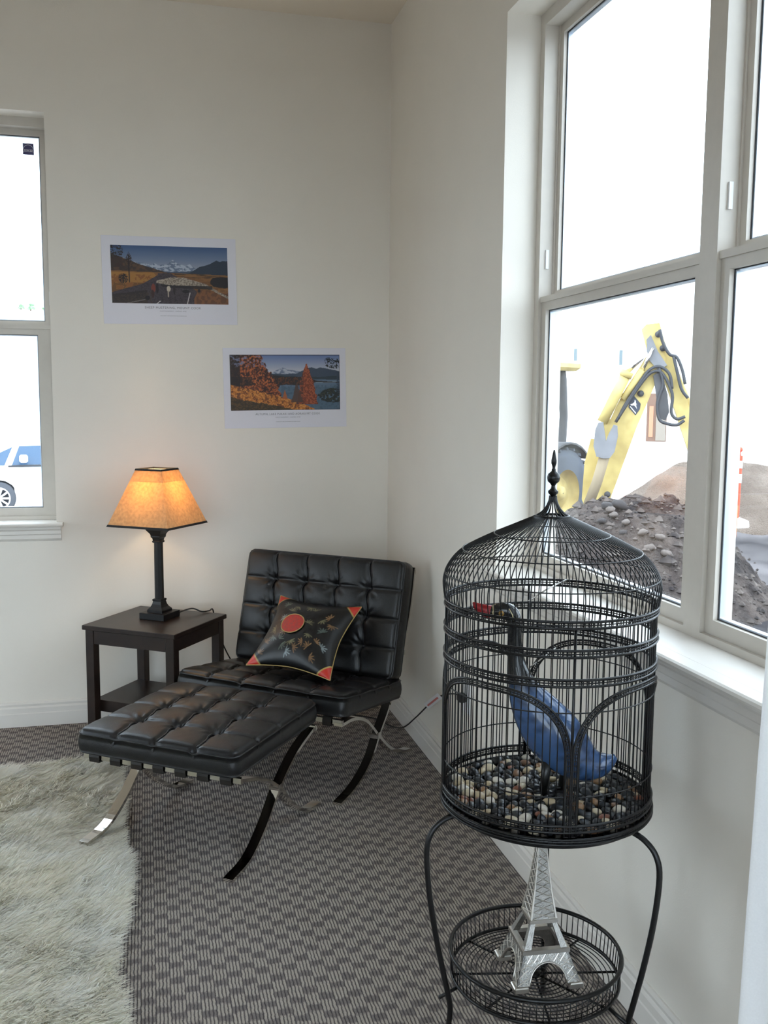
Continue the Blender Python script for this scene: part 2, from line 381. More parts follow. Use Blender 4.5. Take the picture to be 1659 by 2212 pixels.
def stool(name, org, A, B, wid):     # interior sill + apron below an opening; B = outwards
    M = Matrix(((A[0], B[0], 0, org[0]), (A[1], B[1], 0, org[1]), (0, 0, 1, 0), (0, 0, 0, 1)))
    root = bpy.data.objects.new(name, None); COL.objects.link(root); root.location = org; ORG[root.name] = Vector(org); struct(root)
    nose = [(.205, .945), (.205, .927), (0, .927), (0, .945)]
    MB().loft([[(a, b, z) for b, z in nose] for a in (0.0005, wid-.0005)], True, True, M).build('sill_board', TRIM, root)
    MB().loft([[(a, b, z) for b, z in ((-.0005, .945), (-.0005, .927), (-.040, .927), (-.046, .930), (-.049, .936), (-.046, .942), (-.040, .945))] for a in (-.03, wid+.03)], True, True, M).build('sill_nosing', TRIM, root)
    ap = [(0, .926), (-.026, .926), (-.026, .916), (-.019, .908), (-.019, .893), (-.014, .888), (-.014, .872), (-.006, .862), (0, .860)]
    MB().loft([[(a, b, z) for b, z in ap] for a in (-.02, wid+.02)], True, True, M).build('apron_moulding', TRIM, root)
stool('trim_1', (O1[1], BY, 0), (-1, 0), (0, 1), O1[1]-O1[0])
stool('trim_2', (BX, O2[1], 0), (0, -1), (1, 0), O2[1]-O2[0])
# energy sticker on the left upper pane
def sticker():
    x0, z0 = -.511, 2.590; w, h = .047, .050
    y = BY+.100+.0695
    mb = MB(); mb.box((x0, y-.0006, z0), (x0+w, y, z0+h))
    o = mb.build('window_sticker', mat('sticker_ink', srgb(70, 68, 110), .5)); tag(o, 'small dark blue energy rating sticker on the window pane', 'sticker')
    ORG.pop('window_sticker', None)
    wht = mat('sticker_white', (.8, .8, .85), .5)
    arc = MB(); cx, cz = x0+w/2, z0+.022
    arc.tube([(cx+.021*math.cos(a), y-.0012, cz+.021*math.sin(a)) for a in np.linspace(.15, PI-.15, 14)], .0008, 5)
    arc.build('arc_mark', wht, o)
    MB().box((x0+.003, y-.0014, z0+.013), (x0+w-.003, y-.0007, z0+.0145)).build('rule_mark', wht, o)
    t = text_mesh('energy', .014, 'lettering', wht, o, (cx, y-.0014, cz-.001))
def text_mesh(body, size, name, m, parent, loc, M=None, width=None, track=1.0):
    c = bpy.data.curves.new(name, 'FONT'); c.body = body; c.size = size; c.align_x = 'CENTER'; c.align_y = 'CENTER'; c.extrude = 0.0002; c.space_character = track
    tmp = bpy.data.objects.new('tmp_text', c); COL.objects.link(tmp)
    dg = bpy.context.evaluated_depsgraph_get(); me = bpy.data.meshes.new_from_object(tmp.evaluated_get(dg))
    bpy.data.objects.remove(tmp); bpy.data.curves.remove(c)
    v = np.zeros(len(me.vertices)*3); me.vertices.foreach_get('co', v); v = v.reshape(-1, 3)
    if width: v[:, 0] *= width/max(1e-6, v[:, 0].max()-v[:, 0].min())
    if M is None: M = Matrix(((1, 0, 0, loc[0]), (0, 0, -1, loc[1]), (0, 1, 0, loc[2]), (0, 0, 0, 1)))
    A = np.array(M); v2 = v @ A[:3, :3].T+A[:3, 3]
    if parent is not None: v2 -= np.array(ORG.get(parent.name, Vector((0, 0, 0))))
    me.vertices.foreach_set('co', v2.ravel()); me.update(); me.materials.clear(); me.materials.append(m); me.name = name
    return link(name, me, None, parent)
sticker()

# ================================================================== TUFTED CUSHIONS, LOUNGE CHAIR, OTTOMAN
def cushion(name, parent, M, lx, ly, T, nx, ny, weltx=True, crown=.012):
    """M maps local (x 0..lx, y 0..ly, z 0..T) into the thing's frame; tufted face = z top; weltx: seams run along x."""
    nu, nv = 20*nx+1, 20*ny+1
    gx = np.linspace(0, 1, nu); gy = np.linspace(0, 1, nv); U, V = np.meshgrid(gx, gy, indexing='ij')
    px, py = lx/nx, ly/ny
    X, Y = U*lx, V*ly
    def seamd(a, p, L):                          # distance to the nearest inner seam
        k = np.round(a/p); k = np.clip(k, 1, round(L/p)-1); return np.abs(a-k*p)
    # seams bow towards the buttons, so they read as soft curves
    wob = .010*np.sin(2*PI*X/px)
    dy = seamd(Y+wob*0.6, py, ly); dx = seamd(X, px, lx)
    bx = np.clip(np.round(X/px), 1, nx-1)*px; by = np.clip(np.round(Y/py), 1, ny-1)*py
    db = np.hypot(X-bx, Y-by)
    puff = (np.abs(np.sin(PI*X/px))**.55)*(np.abs(np.sin(PI*Y/py))**.55)
    edge = np.minimum(np.minimum(X, lx-X), np.minimum(Y, ly-Y))
    Z = T-.004+crown*(1-(2*U-1)**2)*(1-(2*V-1)**2)*.8
    Z = Z+.0065*puff-.0085*np.exp(-(dy/.0075)**2)-.0045*np.exp(-(dx/.006)**2)-.006*np.exp(-(db/.045)**2)-.014*np.exp(-(db/.017)**2)
    fold = .003*np.sin(9*np.arctan2(Y-by, X-bx))*np.exp(-((db-.03)/.022)**2); Z = Z+fold
    k = np.clip(edge/.022, 0, 1); Z = Z-(1-np.sqrt(1-(1-k)**2))*.016
    Z = Z+.0018*(fbm(X, Y, 3, 3, 25)-.5)
    # rounded plan corners
    rc = .028
    cx = np.clip(X, rc, lx-rc); cy = np.clip(Y, rc, ly-rc); ddx, ddy = X-cx, Y-cy
    corner = (np.abs(ddx) > 1e-9) & (np.abs(ddy) > 1e-9)
    mxv = np.maximum(np.abs(ddx), np.abs(ddy)); ln = np.hypot(ddx, ddy)+1e-12
    X = np.where(corner, cx+ddx/ln*mxv, X); Y = np.where(corner, cy+ddy/ln*mxv, Y)
    per = [(i, 0) for i in range(nu)]+[(nu-1, j) for j in range(1, nv)]+[(i, nv-1) for i in range(nu-2, -1, -1)]+[(0, j) for j in range(nv-2, 0, -1)]
    R3 = np.array(M)[:3, :3]; t3 = np.array(M)[:3, 3]
    top = np.stack([X, Y, Z], -1).reshape(-1, 3)
    i = np.arange(nu-1)[:, None]*nv+np.arange(nv-1)[None, :]
    faces = np.stack([i, i+nv, i+nv+1, i+1], -1).reshape(-1, 4).tolist()
    verts = top.tolist(); idx = [a*nv+b for a, b in per]; n = len(per)
    pc = np.array([[X[a, b], Y[a, b]] for a, b in per]); zt = np.array([Z[a, b] for a, b in per])
    cen = np.array([lx/2, ly/2]); out = pc-cen; out /= np.linalg.norm(out, axis=1)[:, None]
    prev = idx
    for fz, bul in ((.75, .006), (.5, .008), (.25, .006), (0, 0)):
        base = len(verts); q = pc+out*bul
        verts += [[q[k][0], q[k][1], zt[k]*fz+(0.004 if fz == 0 else 0)] for k in range(n)]
        cur = list(range(base, base+n))
        faces += [[prev[k], cur[k], cur[(k+1) % n], prev[(k+1) % n]][::-1] for k in range(n)]
        prev = cur
    verts.append([lx/2, ly/2, 0]); c = len(verts)-1
    faces += [[prev[k], prev[(k+1) % n], c][::-1] for k in range(n)]
    vv = (np.array(verts) @ R3.T+t3).tolist()
    me = bpy.data.meshes.new(name); me.from_pydata(vv, [], faces); me.update(); me.polygons.foreach_set('use_smooth', [True]*len(me.polygons))
    ob = link(name, me, LEATHER, parent)
    step = 3
    mb = MB(); mb.tube([M @ Vector((pc[k][0], pc[k][1], zt[k]+.001)) for k in range(0, n, step)], .0038, 6, True)
    mb.build('edge_piping', LEATHERP, ob, True, False)
    mb = MB(); mb.tube([M @ Vector((pc[k][0], pc[k][1], .006)) for k in range(0, n, step)], .0038, 6, True)
    mb.build('edge_piping', LEATHERP, ob, True, False)
    for a in range(1, ny):                        # welted seams running along x, sewn segment by segment between the buttons
        j = 20*a; pts = []
        for ii in range(2, nu-2):
            y = j - int(round(.006*math.sin(2*PI*X[ii, j]/px)/(ly/(nv-1)))); y = max(0, min(nv-1, y))
            pts.append(M @ Vector((X[ii, y], a*py-.006*math.sin(2*PI*X[ii, y]/px), Z[ii, y]+.0035-.004*math.exp(-((X[ii, y]/px-round(X[ii, y]/px))*px/.012)**2))))
        mb = MB(); mb.tube(pts, .0032, 6); mb.build('seam_welt', LEATHERP, ob, True, False)
    for a in range(1, nx):
        for b_ in range(1, ny):
            p = Vector((a*px, b_*py, Z[20*a, 20*b_]+.002))
            mb = MB(); mb.sphere((0, 0, 0), (.0075, .0075, .0042), 10, 6, M @ Matrix.Translation(p)); mb.build('button', LEATHERP, ob, True, False)
    return ob

# ---- lounge chair: local x = depth (front to back), y = towards its left arm side, z up
CH_ROT = math.radians(50.5)
ch = thing('lounge_chair', 'black tufted leather lounge chair with crossed curved steel legs in the corner', 'chair', (.680, 3.363, 0), CH_ROT)
CW = .75
legA = cat2([(0, .006), (.105, .022), (.203, .058), (.270, .105), (.330, .175), (.405, .248), (.478, .345), (.555, .480), (.622, .640), (.662, .800)], 5)
legB = cat2([(.005, .310), (.110, .303), (.215, .262), (.320, .172), (.430, .085), (.540, .030), (.640, .006)], 5)
for w in (0, CW-.035):
    MB().strip(legA, w-.0, w+.035, .012).build('leg', CHROME, ch, False, False, None)
    MB().strip(legB, w-.0, w+.035, .012).build('leg', CHROME, ch, False, False)
    MB().box((.308, w-.003, .160), (.336, w+.038, .186)).build('joint_plate', CHROME, ch, False, False)
for nm, s, z in (('seat_rail', .012, .318), ('seat_rail', .470, .322), ('back_rail', .560, .455), ('back_rail', .664, .780)):
    MB().bevbox((s-.006, .0, z-.011), (s+.006, CW, z+.011), .002).build(nm, CHROME, ch, False, False)
for k in range(8):
    y = .045+k*.088
    MB().strip([(.000, .318), (.004, .333), (.030, .333), (.25, .318), (.455, .336), (.478, .334), (.480, .318)], y, y+.036, .004).build('strap', STRAP, ch, False, False)
    MB().strip([(.000, .318), (.002, .303), (.024, .303)], y, y+.036, .004).build('strap', STRAP, ch, False, False)
for k in range(4):
    y = .09+k*.16
    MB().strip([(.566, .455), (.580, .47), (.676, .765), (.670, .784)], y, y+.036, .004).build('strap', STRAP, ch, False, False)
sa = math.radians(-7.2)
Ms = Matrix.Translation((.0, -.008, .338)) @ Matrix.Rotation(-sa, 4, 'Y')
cushion('seat_cushion', ch, Ms, .520, .762, .092, 4, 5)
bdir = Vector((.262, 0, .965)); bprp = Vector((-.965, 0, .262))       # up the back, out of its front face
og = Vector((.402, 0, .380))-bprp*.104
Mb = Matrix(((bdir.x, 0, bprp.x, og.x), (0, 1, 0, -.008), (bdir.z, 0, bprp.z, og.z), (0, 0, 0, 1)))
# keep a right-handed frame: x = up the back, y = across, z = front face normal
Mb = Matrix(((bdir.x, 0, bprp.x, og.x), (0, 1, 0, -.008), (bdir.z, 0, bprp.z, og.z), (0, 0, 0, 1)))
bc = cushion('back_cushion', ch, Mb, .482, .762, .104, 4, 5)
bc.data.flip_normals() if Mb.to_3x3().determinant() < 0 else None

# ---- ottoman
ot = thing('ottoman', 'black tufted leather ottoman on crossed curved steel legs before the lounge chair', 'ottoman', (.2326, 2.8769, 0), math.radians(54.5))
OW = .590
oA = cat2([(0, .006), (.117, .024), (.225, .095), (.318, .185), (.440, .264), (.585, .312)], 6)
oB = [(.64-s, z) for s, z in oA]
for w in (-.005, OW-.04):
    zoff = .0 if w < .1 else .020
    MB().strip([(s, z+zoff*(1-z/.312)) for s, z in oA], w, w+.035, .012).build('leg', CHROME, ot, False, False)
    MB().strip(oB, w, w+.035, .012).build('leg', CHROME, ot, False, False)
    MB().box((.306, w-.003, .178), (.334, w+.038, .204)).build('joint_plate', CHROME, ot, False, False)
for s in (.052, .588):
    MB().bevbox((s-.006, -.012, .303), (s+.006, OW+.004, .325), .002).build('seat_rail', CHROME, ot, False, False)
for k in range(7):
    y = .022+k*.084
    MB().strip([(.040, .314), (.043, .331), (.08, .331), (.32, .322), (.56, .331), (.597, .331), (.600, .314)], y, y+.040, .004).build('strap', STRAP, ot, False, False)
    MB().strip([(.040, .314), (.042, .298), (.066, .297), (.070, .312)], y, y+.040, .004).build('strap', STRAP, ot, False, False)
Mo = Matrix.Translation((.012, -.012, .333)) @ Matrix.Rotation(math.radians(-.6), 4, 'Y')
cushion('cushion', ot, Mo, .585, .604, .086, 4, 4, crown=.016)

# ---- throw pillow resting on the chair seat, leaning on its back
def throw_pillow():
    R = Matrix.Rotation(CH_ROT, 3, 'Z'); base = Vector((.680, 3.363, 0))
    def W_(p): return base+R @ Vector(p)
    cen = Vector((.262, .312, .556)); bax = Vector((.265, .0, .235)).normalized(); aax = Vector((-.03, -.995, -.02)).normalized()
    nax = aax.cross(bax).normalized()
    if nax.x > 0: nax = -nax            # towards the room
    root = thing('throw_pillow', 'black silk throw pillow with red oval medallion and red corners', 'pillow', tuple(W_((.2, .31, .43))))
    n = 170; g = np.linspace(-1, 1, n); A, B = np.meshgrid(g, g, indexing='ij')
    hw, hh = .196, .178
    pin = lambda t: 1-.15*(1-np.abs(t)**1.6)
    PX = A*hw*pin(B); PY = B*hh*pin(A)
    env = np.clip((1-np.abs(A)**2.2)*(1-np.abs(B)**2.2), 0, 1)
    thick = .064*env**.55
    wr = .004*(fbm(A, B, 5, 3, 4)-.5)*env
    # print
    u, v = (A+1)/2, (B+1)/2
    col = np.zeros((n, n, 3)); col[:] = srgb(16, 16, 18)
    leaf = [srgb(96, 104, 92), srgb(118, 112, 84), srgb(128, 138, 140), srgb(130, 98, 66), srgb(84, 96, 92)]
    r_ = np.random.default_rng(21)
    spots = [(.18, .44), (.22, .32), (.12, .26), (.30, .30), (.36, .22), (.33, .42), (.46, .28), (.44, .14), (.52, .20), (.62, .30), (.70, .26), (.66, .42), (.78, .34), (.74, .14), (.82, .50), (.74, .66), (.60, .80), (.82, .72), (.88, .62), (.30, .74), (.20, .84), (.36, .84), (.24, .62), (.52, .86), (.10, .12), (.86, .30), (.60, .58)]
    for sx, sy in spots:
        c = np.array(leaf[r_.integers(5)]); nb = r_.integers(4, 7); a0 = r_.random()*6.3
        for k in range(nb):
            a = a0+(k-nb/2)*.62; L = .050+.020*r_.random()
            ux, uy = (u-sx), (v-sy); al = ux*math.cos(a)+uy*math.sin(a); pe = -ux*math.sin(a)+uy*math.cos(a)
            m_ = ((al-L*.55)/(L*.55))**2+(pe/(.0075))**2 < 1
            col[m_] = c*(.55+.5*r_.random())
    red = np.array(srgb(196, 52, 40)); tip = (np.abs(A)+np.abs(B) > 1.70)
    col[tip] = red; col[(np.abs(A)+np.abs(B) > 1.66) & ~tip] = srgb(178, 150, 84)
    mt = attr_mat('pillow_silk', .32, .5, .12, 900)
    verts = []; cols = []; faces = []
    for sgn in (1, -1):
        o = len(verts); D = (thick+wr)*sgn
        for i in range(n):
            for j in range(n):
                p = cen+aax*float(PX[i, j])+bax*float(PY[i, j])+nax*float(D[i, j])
                verts.append(tuple(W_(p)-ORG[root.name])); cols.append(col[i, j])
        for i in range(n-1):
            for j in range(n-1):
                q = (o+i*n+j, o+(i+1)*n+j, o+(i+1)*n+j+1, o+i*n+j+1); faces.append(q if sgn > 0 else q[::-1])
    me = bpy.data.meshes.new('cover'); me.from_pydata(verts, [], faces); me.update(); setcol(me, np.array(cols)); me.polygons.foreach_set('use_smooth', [True]*len(me.polygons))
    cov = link('cover', me, mt, root)
    per = [(i, 0) for i in range(0, n, 3)]+[(n-1, j) for j in range(0, n, 3)]+[(i, n-1) for i in range(n-1, 0, -3)]+[(0, j) for j in range(n-1, 0, -3)]
    pts = [W_(cen+aax*float(PX[a, b])+bax*float(PY[a, b])) for a, b in per]
    MB().tube(pts, .0022, 6, True).build('gold_piping', mat('gold_cord', srgb(176, 150, 92), .5), cov, True)
    # medallion sits on the cover, following its bulge
    mv = []; mf = []; rn, an = 8, 36; ca, cb = -.20, .07
    def surf(a, b):
        a = max(-1, min(1, a)); b = max(-1, min(1, b))
        px = a*hw*(1-.15*(1-abs(b)**1.6)); py = b*hh*(1-.15*(1-abs(a)**1.6)); t = .064*(max(0, (1-abs(a)**2.2)*(1-abs(b)**2.2)))**.55
        return W_(cen+aax*px+bax*py+nax*(t+.0045))
    for i in range(rn+1):
        for k in range(an):
            th = 2*PI*k/an; mv.append(tuple(surf(ca+.31*i/rn*math.cos(th), cb+.30*i/rn*math.sin(th))-ORG[root.name]))
    for i in range(rn):
        for k in range(an): mf.append((i*an+k, i*an+(k+1) % an, (i+1)*an+(k+1) % an, (i+1)*an+k))
    me = bpy.data.meshes.new('medallion'); me.from_pydata(mv, [], mf); me.update(); me.polygons.foreach_set('use_smooth', [True]*len(me.polygons))
    md = link('medallion', me, mat('red_brocade', srgb(188, 48, 38), .55, col2=srgb(150, 60, 52), nscale=120, bump=.4, bscale=260), root)
    MB().tube([Vector(mv[rn*an+k])+ORG[root.name] for k in range(an)], .002, 6, True).build('gold_cord_ring', MATS['gold_cord'], md, True)
throw_pillow()

# ================================================================== SIDE TABLE + LAMP
def side_table():
    rz = math.radians(-34.5)
    t = thing('side_table', 'small square espresso wood side table with a lower shelf', 'side table', (.028, 4.215, 0), rz)
    hx, hy = .228, .212
    MB().bevbox((-hx, -hy, .530), (hx, hy, .550), .002).build('tabletop', ESPRESSO, t, False, False)
    i = .010; lw = .040
    for sx in (-1, 1):
        for sy in (-1, 1):
            x0, y0 = sx*(hx-i), sy*(hy-i)
            MB().bevbox((min(x0, x0-sx*lw), min(y0, y0-sy*lw), 0), (max(x0, x0-sx*lw), max(y0, y0-sy*lw), .530), .0015).build('leg', ESPRESSO, t, False, False)
    for sy in (-1, 1):
        y = sy*(hy-i-.004); MB().box((-hx+i+lw, min(y, y-sy*.018), .470), (hx-i-lw, max(y, y-sy*.018), .530)).build('apron', ESPRESSO, t, False, False)
    for sx in (-1, 1):
        x = sx*(hx-i-.004); MB().box((min(x, x-sx*.018), -hy+i+lw, .470), (max(x, x-sx*.018), hy-i-lw, .530)).build('apron', ESPRESSO, t, False, False)
    MB().box((-hx+i+.006, -hy+i+.042, .165), (hx-i-.006, hy-i-.042, .215)).build('shelf', ESPRESSO, t, False, False)
side_table()

def table_lamp():
    bx, by, bz = .044, 4.250, .550; rz = math.radians(9.8)
    t = thing('table_lamp', 'black column table lamp with lit tan paper shade on the side table', 'lamp', (bx, by, bz), 0)
    blk = mat('lamp_black', (.008, .007, .007), .42, spec=.4, noise=.2, nscale=50)
    def sq(hd, z): return [(bx+hd*math.cos(rz+k*PI/2), by+hd*math.sin(rz+k*PI/2), z) for k in range(4)]
    def stack(name, prof, m=blk):
        return MB().loft([sq(h, z) for h, z in prof]).build(name, m, t)
    stack('base', [(.086, bz), (.088, bz+.002), (.088, bz+.026), (.086, bz+.028)])
    stack('base_moulding', [(.054, bz+.028), (.054, bz+.038), (.050, bz+.042), (.040, bz+.050), (.032, bz+.062), (.028, bz+.075), (.031, bz+.078), (.031, bz+.084), (.026, bz+.086)])
    mb = MB()
    octo = lambda r, z: [(bx+r*math.cos(rz+PI/8+k*PI/4), by+r*math.sin(rz+PI/8+k*PI/4), z) for k in range(8)]
    mb.loft([octo(.0205, bz+.084), octo(.0195, bz+.335)]); mb.build('column', blk, t)
    stack('capital', [(.024, bz+.333), (.027, bz+.336), (.027, bz+.340), (.024, bz+.343), (.026, bz+.352), (.033, bz+.358), (.033, bz+.364), (.036, bz+.372), (.050, bz+.386), (.054, bz+.390), (.054, bz+.394)])
    MB().tube([(bx, by, bz+.394), (bx, by, bz+.445)], .009, 10).build('socket', mat('brass', srgb(170, 140, 80), .3, 1.), t, True)
    paper = translucent_mat('parchment_paper', srgb(206, 176, 134), srgb(214, 146, 70), .34, 75, .16)
    sh = MB()
    z0, z1, h0, h1 = .962, 1.206, .216, .090
    sh.loft([sq(h0, z0), sq(h0*.5+h1*.5, (z0+z1)/2), sq(h1, z1)], False, False)
    # subdivided faces keep the noise smooth; a single skin of paper
    so = sh.build('lamp_shade', paper, t)
    sl_ = lambda z: h0+(z-z0)*(h1-h0)/(z1-z0)-.004
    MB().loft([sq(sl_(z1-.055), z1-.055), sq(sl_(z1-.006), z1-.006)], False, False).build('added_bright_lining', translucent_mat('added_lining_white', (.9, .88, .84), (.9, .86, .78), .6, 60, .02), so)  # added white band that makes the shade's top opening read brightly lit
    rib = mat('black_ribbon', (.006, .005, .005), .7)
    for nm, hh, z, dz, sl in (('shade_ribbon', h0, z0, .008, -.5), ('shade_ribbon', h1, z1, .007, .5)):
        mb = MB(); k = (h1-h0)/(z1-z0)
        za, zb = (z-.001, z+dz) if z == z0 else (z-dz, z+.001)
        f_ = lambda zz: h0+(zz-z0)*k
        o_, i_ = .0022, -.0022
        mb.loft([sq(f_(za)+o_, za), sq(f_(zb)+o_, zb), sq(f_(zb)+i_, zb), sq(f_(za)+i_, za)], closed=True); mb.build(nm, rib, so)
    mb = MB()                                  # spider holding the shade
    for k in range(2):
        a = rz+k*PI/2; mb.tube([(bx-.088*math.cos(a), by-.088*math.sin(a), z1-.012), (bx, by, z1-.020), (bx+.088*math.cos(a), by+.088*math.sin(a), z1-.012)], .0014, 6)
    mb.build('shade_spider', BLACKM, so)
    for k in range(2):
        s = 1 if k else -1
        MB().tube([(bx+s*.006, by, bz+.440), (bx+s*.045, by, bz+.50), (bx+s*.045, by, bz+.56), (bx, by, z1-.020)], .0014, 6).build('harp', BLACKM, t)
    bm = bpy.data.materials.new('lit_bulb'); bm.use_nodes = True; N = bm.node_tree.nodes
    N['Principled BSDF'].inputs['Emission Color'].default_value = (1, .74, .42, 1); N['Principled BSDF'].inputs['Emission Strength'].default_value = 6
    MB().lathe([(.006, 0), (.012, .010), (.022, .030), (.029, .052), (.027, .070), (.016, .084), (.004, .089)], 16, (bx, by, bz+.445)).build('bulb', bm, t, True)
    li = bpy.data.lights.new('lamp_light', 'POINT'); li.energy = 1.15; li.color = (1, .72, .42); li.shadow_soft_size = .03
    lo = bpy.data.objects.new('lamp_light', li); COL.objects.link(lo); lo.parent = t; lo.location = (0, 0, .56)
    # cord: over the table, down behind, along the floor to the outlet in the right wall
    cp = [(bx+.085, by+.02, bz+.010), (.130, 4.285, .562), (.185, 4.292, .575), (.228, 4.298, .558), (.262, 4.325, .554), (.283, 4.385, .545), (.300, 4.430, .46), (.360, 4.470, .30), (.480, 4.500, .10), (.62, 4.50, .012), (.85, 4.42, .006), (1.02, 4.30, .006), (1.075, 4.17, .008), (1.095, 4.02, .05), (1.110, 3.86, .15), (1.120, 3.72, .245), (1.125, 3.58, .325), (1.130, 3.42, .385), (1.130, 3.31, .405)]
    co = MB().tube(catmull(cp, 8), .0032, 8).build('cord', mat('black_rubber', (.007, .007, .007), .5), t, True)
    a, b = Vector((1.1215, 3.735, .236)), Vector((1.1265, 3.55, .342)); d = (b-a)
    dn = d.normalized(); cn = (Vector((0, 0, 1.2))-a); cn = (cn-dn*cn.dot(dn)).normalized(); yv = cn.cross(dn)
    M = Matrix(((dn.x, yv.x, cn.x, a.x-.006), (dn.y, yv.y, cn.y, a.y-.004), (dn.z, yv.z, cn.z, a.z), (0, 0, 0, 1)))
    tg = MB().box((0, -.013, -.0005), (d.length*.93, .015, .0005), M).build('cord_tag', mat('white_tag', (.82, .80, .80), .5), co)
    MB().box((.02, -.004, .0006), (d.length*.8, .004, .0009), M).build('red_print', mat('tag_red', srgb(206, 120, 116), .6), co)
    MB().bevbox((1.110, 3.285, .390), (1.141, 3.325, .420), .004).build('plug', MATS['black_rubber'], co)
table_lamp()
op = thing('wall_outlet', 'white wall outlet plate holding the black lamp plug', 'outlet', (BX, 3.305, .405))
MB().bevbox((BX-.006, 3.270, .345), (BX, 3.340, .460), .002).build('cover_plate', mat('white_plastic', (.85, .85, .86), .4), op)
for z in (.385, .422): MB().bevbox((BX-.0085, 3.288, z-.014), (BX-.006, 3.322, z+.014), .001).build('socket_face', MATS['white_plastic'], op)

# ================================================================== POSTERS
def tosrgbgrid(fn, name, x0, x1, z0, z1, y, parent, m):
    nu, nv = 300, 158
    u = np.linspace(0, 1, nu); v = np.linspace(0, 1, nv); U, V = np.meshgrid(u, v, indexing='ij')
    C = fn(U, V).reshape(-1, 3)/255.0
    C = np.where(C <= .04045, C/12.92, ((C+.055)/1.055)**2.4)
    o = ORG[parent.name]
    me = gridmesh(name, x0+U*(x1-x0)-o.x, np.full_like(U, y-o.y), z0+V*(z1-z0)-o.z, False)
    me.flip_normals() if me.polygons[0].normal.y > 0 else None
    setcol(me, C); return link(name, me, m, parent)
def blend(C, mask, col, a=1.0):
    mk = (mask*a)[..., None] if mask.dtype != bool else (mask.astype(float)*a)[..., None]
    return C*(1-mk)+np.array(col, float)*mk
def ridge(U, pts, seed, amp, f=14):
    xs, ys = zip(*pts); return np.interp(U, xs, ys)+amp*(fbm(U, U*0+3.3, seed, 4, f)-.5)
def print_one(U, V):
    n1 = fbm(U*2, V, 1, 5, 18); n2 = fbm(U*2, V*1.5, 2, 4, 60); nh = fbm(U*2, V*9, 4, 4, 6)
    t = np.clip((V-.6)/.4, 0, 1)[..., None]
    C = np.array([150, 156, 172])*(1-t)+np.array([62, 88, 130])*t
    snow = ridge(U, [(0, .80), (.1, .80), (.18, .72), (.27, .70), (.34, .66), (.37, .71), (.40, .66), (.47, .68), (.525, .765), (.57, .70), (.63, .66), (.67, .69), (.72, .62), (1, .58)], 5, .05, 16)
    C = blend(C, V < snow, (172, 180, 196)); C = blend(C, (V < snow) & (fbm(U*3+V*2, V*3-U, 6, 4, 12) > .52), (104, 116, 138))
    C = blend(C, V < ridge(U, [(0, .6), (.3, .62), (.45, .57), (.7, .57), (1, .55)], 7, .04), (66, 78, 98))
    C = blend(C, V < ridge(U, [(0, .86), (.08, .80), (.16, .74), (.3, .64), (.42, .57), (.5, .5), (1, .4)], 8, .05, 10), (64, 50, 44)); 
    C = blend(C, (V < ridge(U, [(0, .86), (.08, .80), (.16, .74), (.3, .64), (.42, .57), (.5, .5), (1, .4)], 8, .05, 10)) & (n1 > .53) & (V > .57), (92, 66, 48), .8)
    C = blend(C, V < ridge(U, [(0, .3), (.6, .5), (.67, .555), (.76, .66), (.84, .70), (.90, .775), (.93, .75), (1, .77)], 9, .03, 20), (44, 54, 70))
    C = blend(C, V < .565-.05*U, (132, 92, 52)); C = blend(C, (V < .565-.05*U) & (nh > .5), (112, 74, 42), .8)
    C = blend(C, (V < .55-.03*U) & (V > .50-.06*U) & (nh > .56), (70, 52, 38), .8)
    C = blend(C, (V < .54) & (U < .40-.35*np.abs(V-.42)), (160, 112, 54)); C = blend(C, (V < .50) & (U < .38) & (n1 > .5), (128, 80, 40), .8)
    C = blend(C, (V < .36) & (U < .3) & (n1 < .47), (92, 60, 34), .7)
    road = (U > np.interp(V, [0, .2, .34, .5, .54], [-.2, .02, .26, .395, .39])) & (U < np.interp(V, [0, .2, .36, .5, .54], [.72, .74, .64, .53, .50])) & (V < .53)
    C = blend(C, road, (70, 60, 66)); C = blend(C, road & (n2 > .54), (52, 44, 48), .8)
    C = blend(C, (V < .15+.28*U) & (U < .30), (50, 42, 40)); C = blend(C, (V < .12+.26*U) & (U < .34) & (n2 > .5), (70, 56, 48), .8)
    C = blend(C, (V < np.interp(U, [.68, .74, .86, 1], [0, .26, .24, .2])) & (U > .7), (126, 82, 50)); C = blend(C, (V < .25) & (U > .72) & (n1 > .5), (96, 62, 42), .8)
    sheep = (V > np.interp(U, [.38, .5, .8, .9, 1], [.36, .32, .31, .2, .10])) & (V < np.interp(U, [.38, .5, .62, .8, .88, 1], [.40, .46, .46, .36, .27, .14])) & (U > .38)
    C = blend(C, sheep, (118, 104, 92)); C = blend(C, sheep & (n2 > .5), (176, 162, 146), .9)
    C = blend(C, (V < np.interp(U, [.4, .5, .84], [.35, .325, .32])) & (V > np.interp(U, [.4, .5, .84], [.31, .28, .26])) & (U > .42) & (U < .86), (34, 30, 32), .8)
    C = blend(C, (((U-.95)/.11)**2+((V-.39)/.10)**2 < 1+.5*(n1-.5)), (34, 28, 30)); C = blend(C, (U > .9) & (V < .28) & (V > .2) & (n1 > .45), (150, 104, 60), .7)
    C = blend(C, (np.abs(U-.152) < .005) & (V > .36) & (V < .84), (40, 30, 28)); C = blend(C, (np.abs(U-.152) < .030*(1-np.abs(V-.76)/.14)) & (n2 > .47) & (np.abs(V-.76) < .13), (48, 36, 32), .9)
    C = blend(C, (((U-.10)/.04)**2+((V-.43)/.085)**2 < 1) & (n2 > .42), (38, 32, 28), .95)
    C = blend(C, (((U-.03)/.07)**2+((V-.90)/.12)**2 < 1.2) & (n2 > .47), (44, 36, 34), .95); C = blend(C, (U < .1) & (V > .62) & (V < .8) & (n1 > .48), (60, 44, 40), .8)
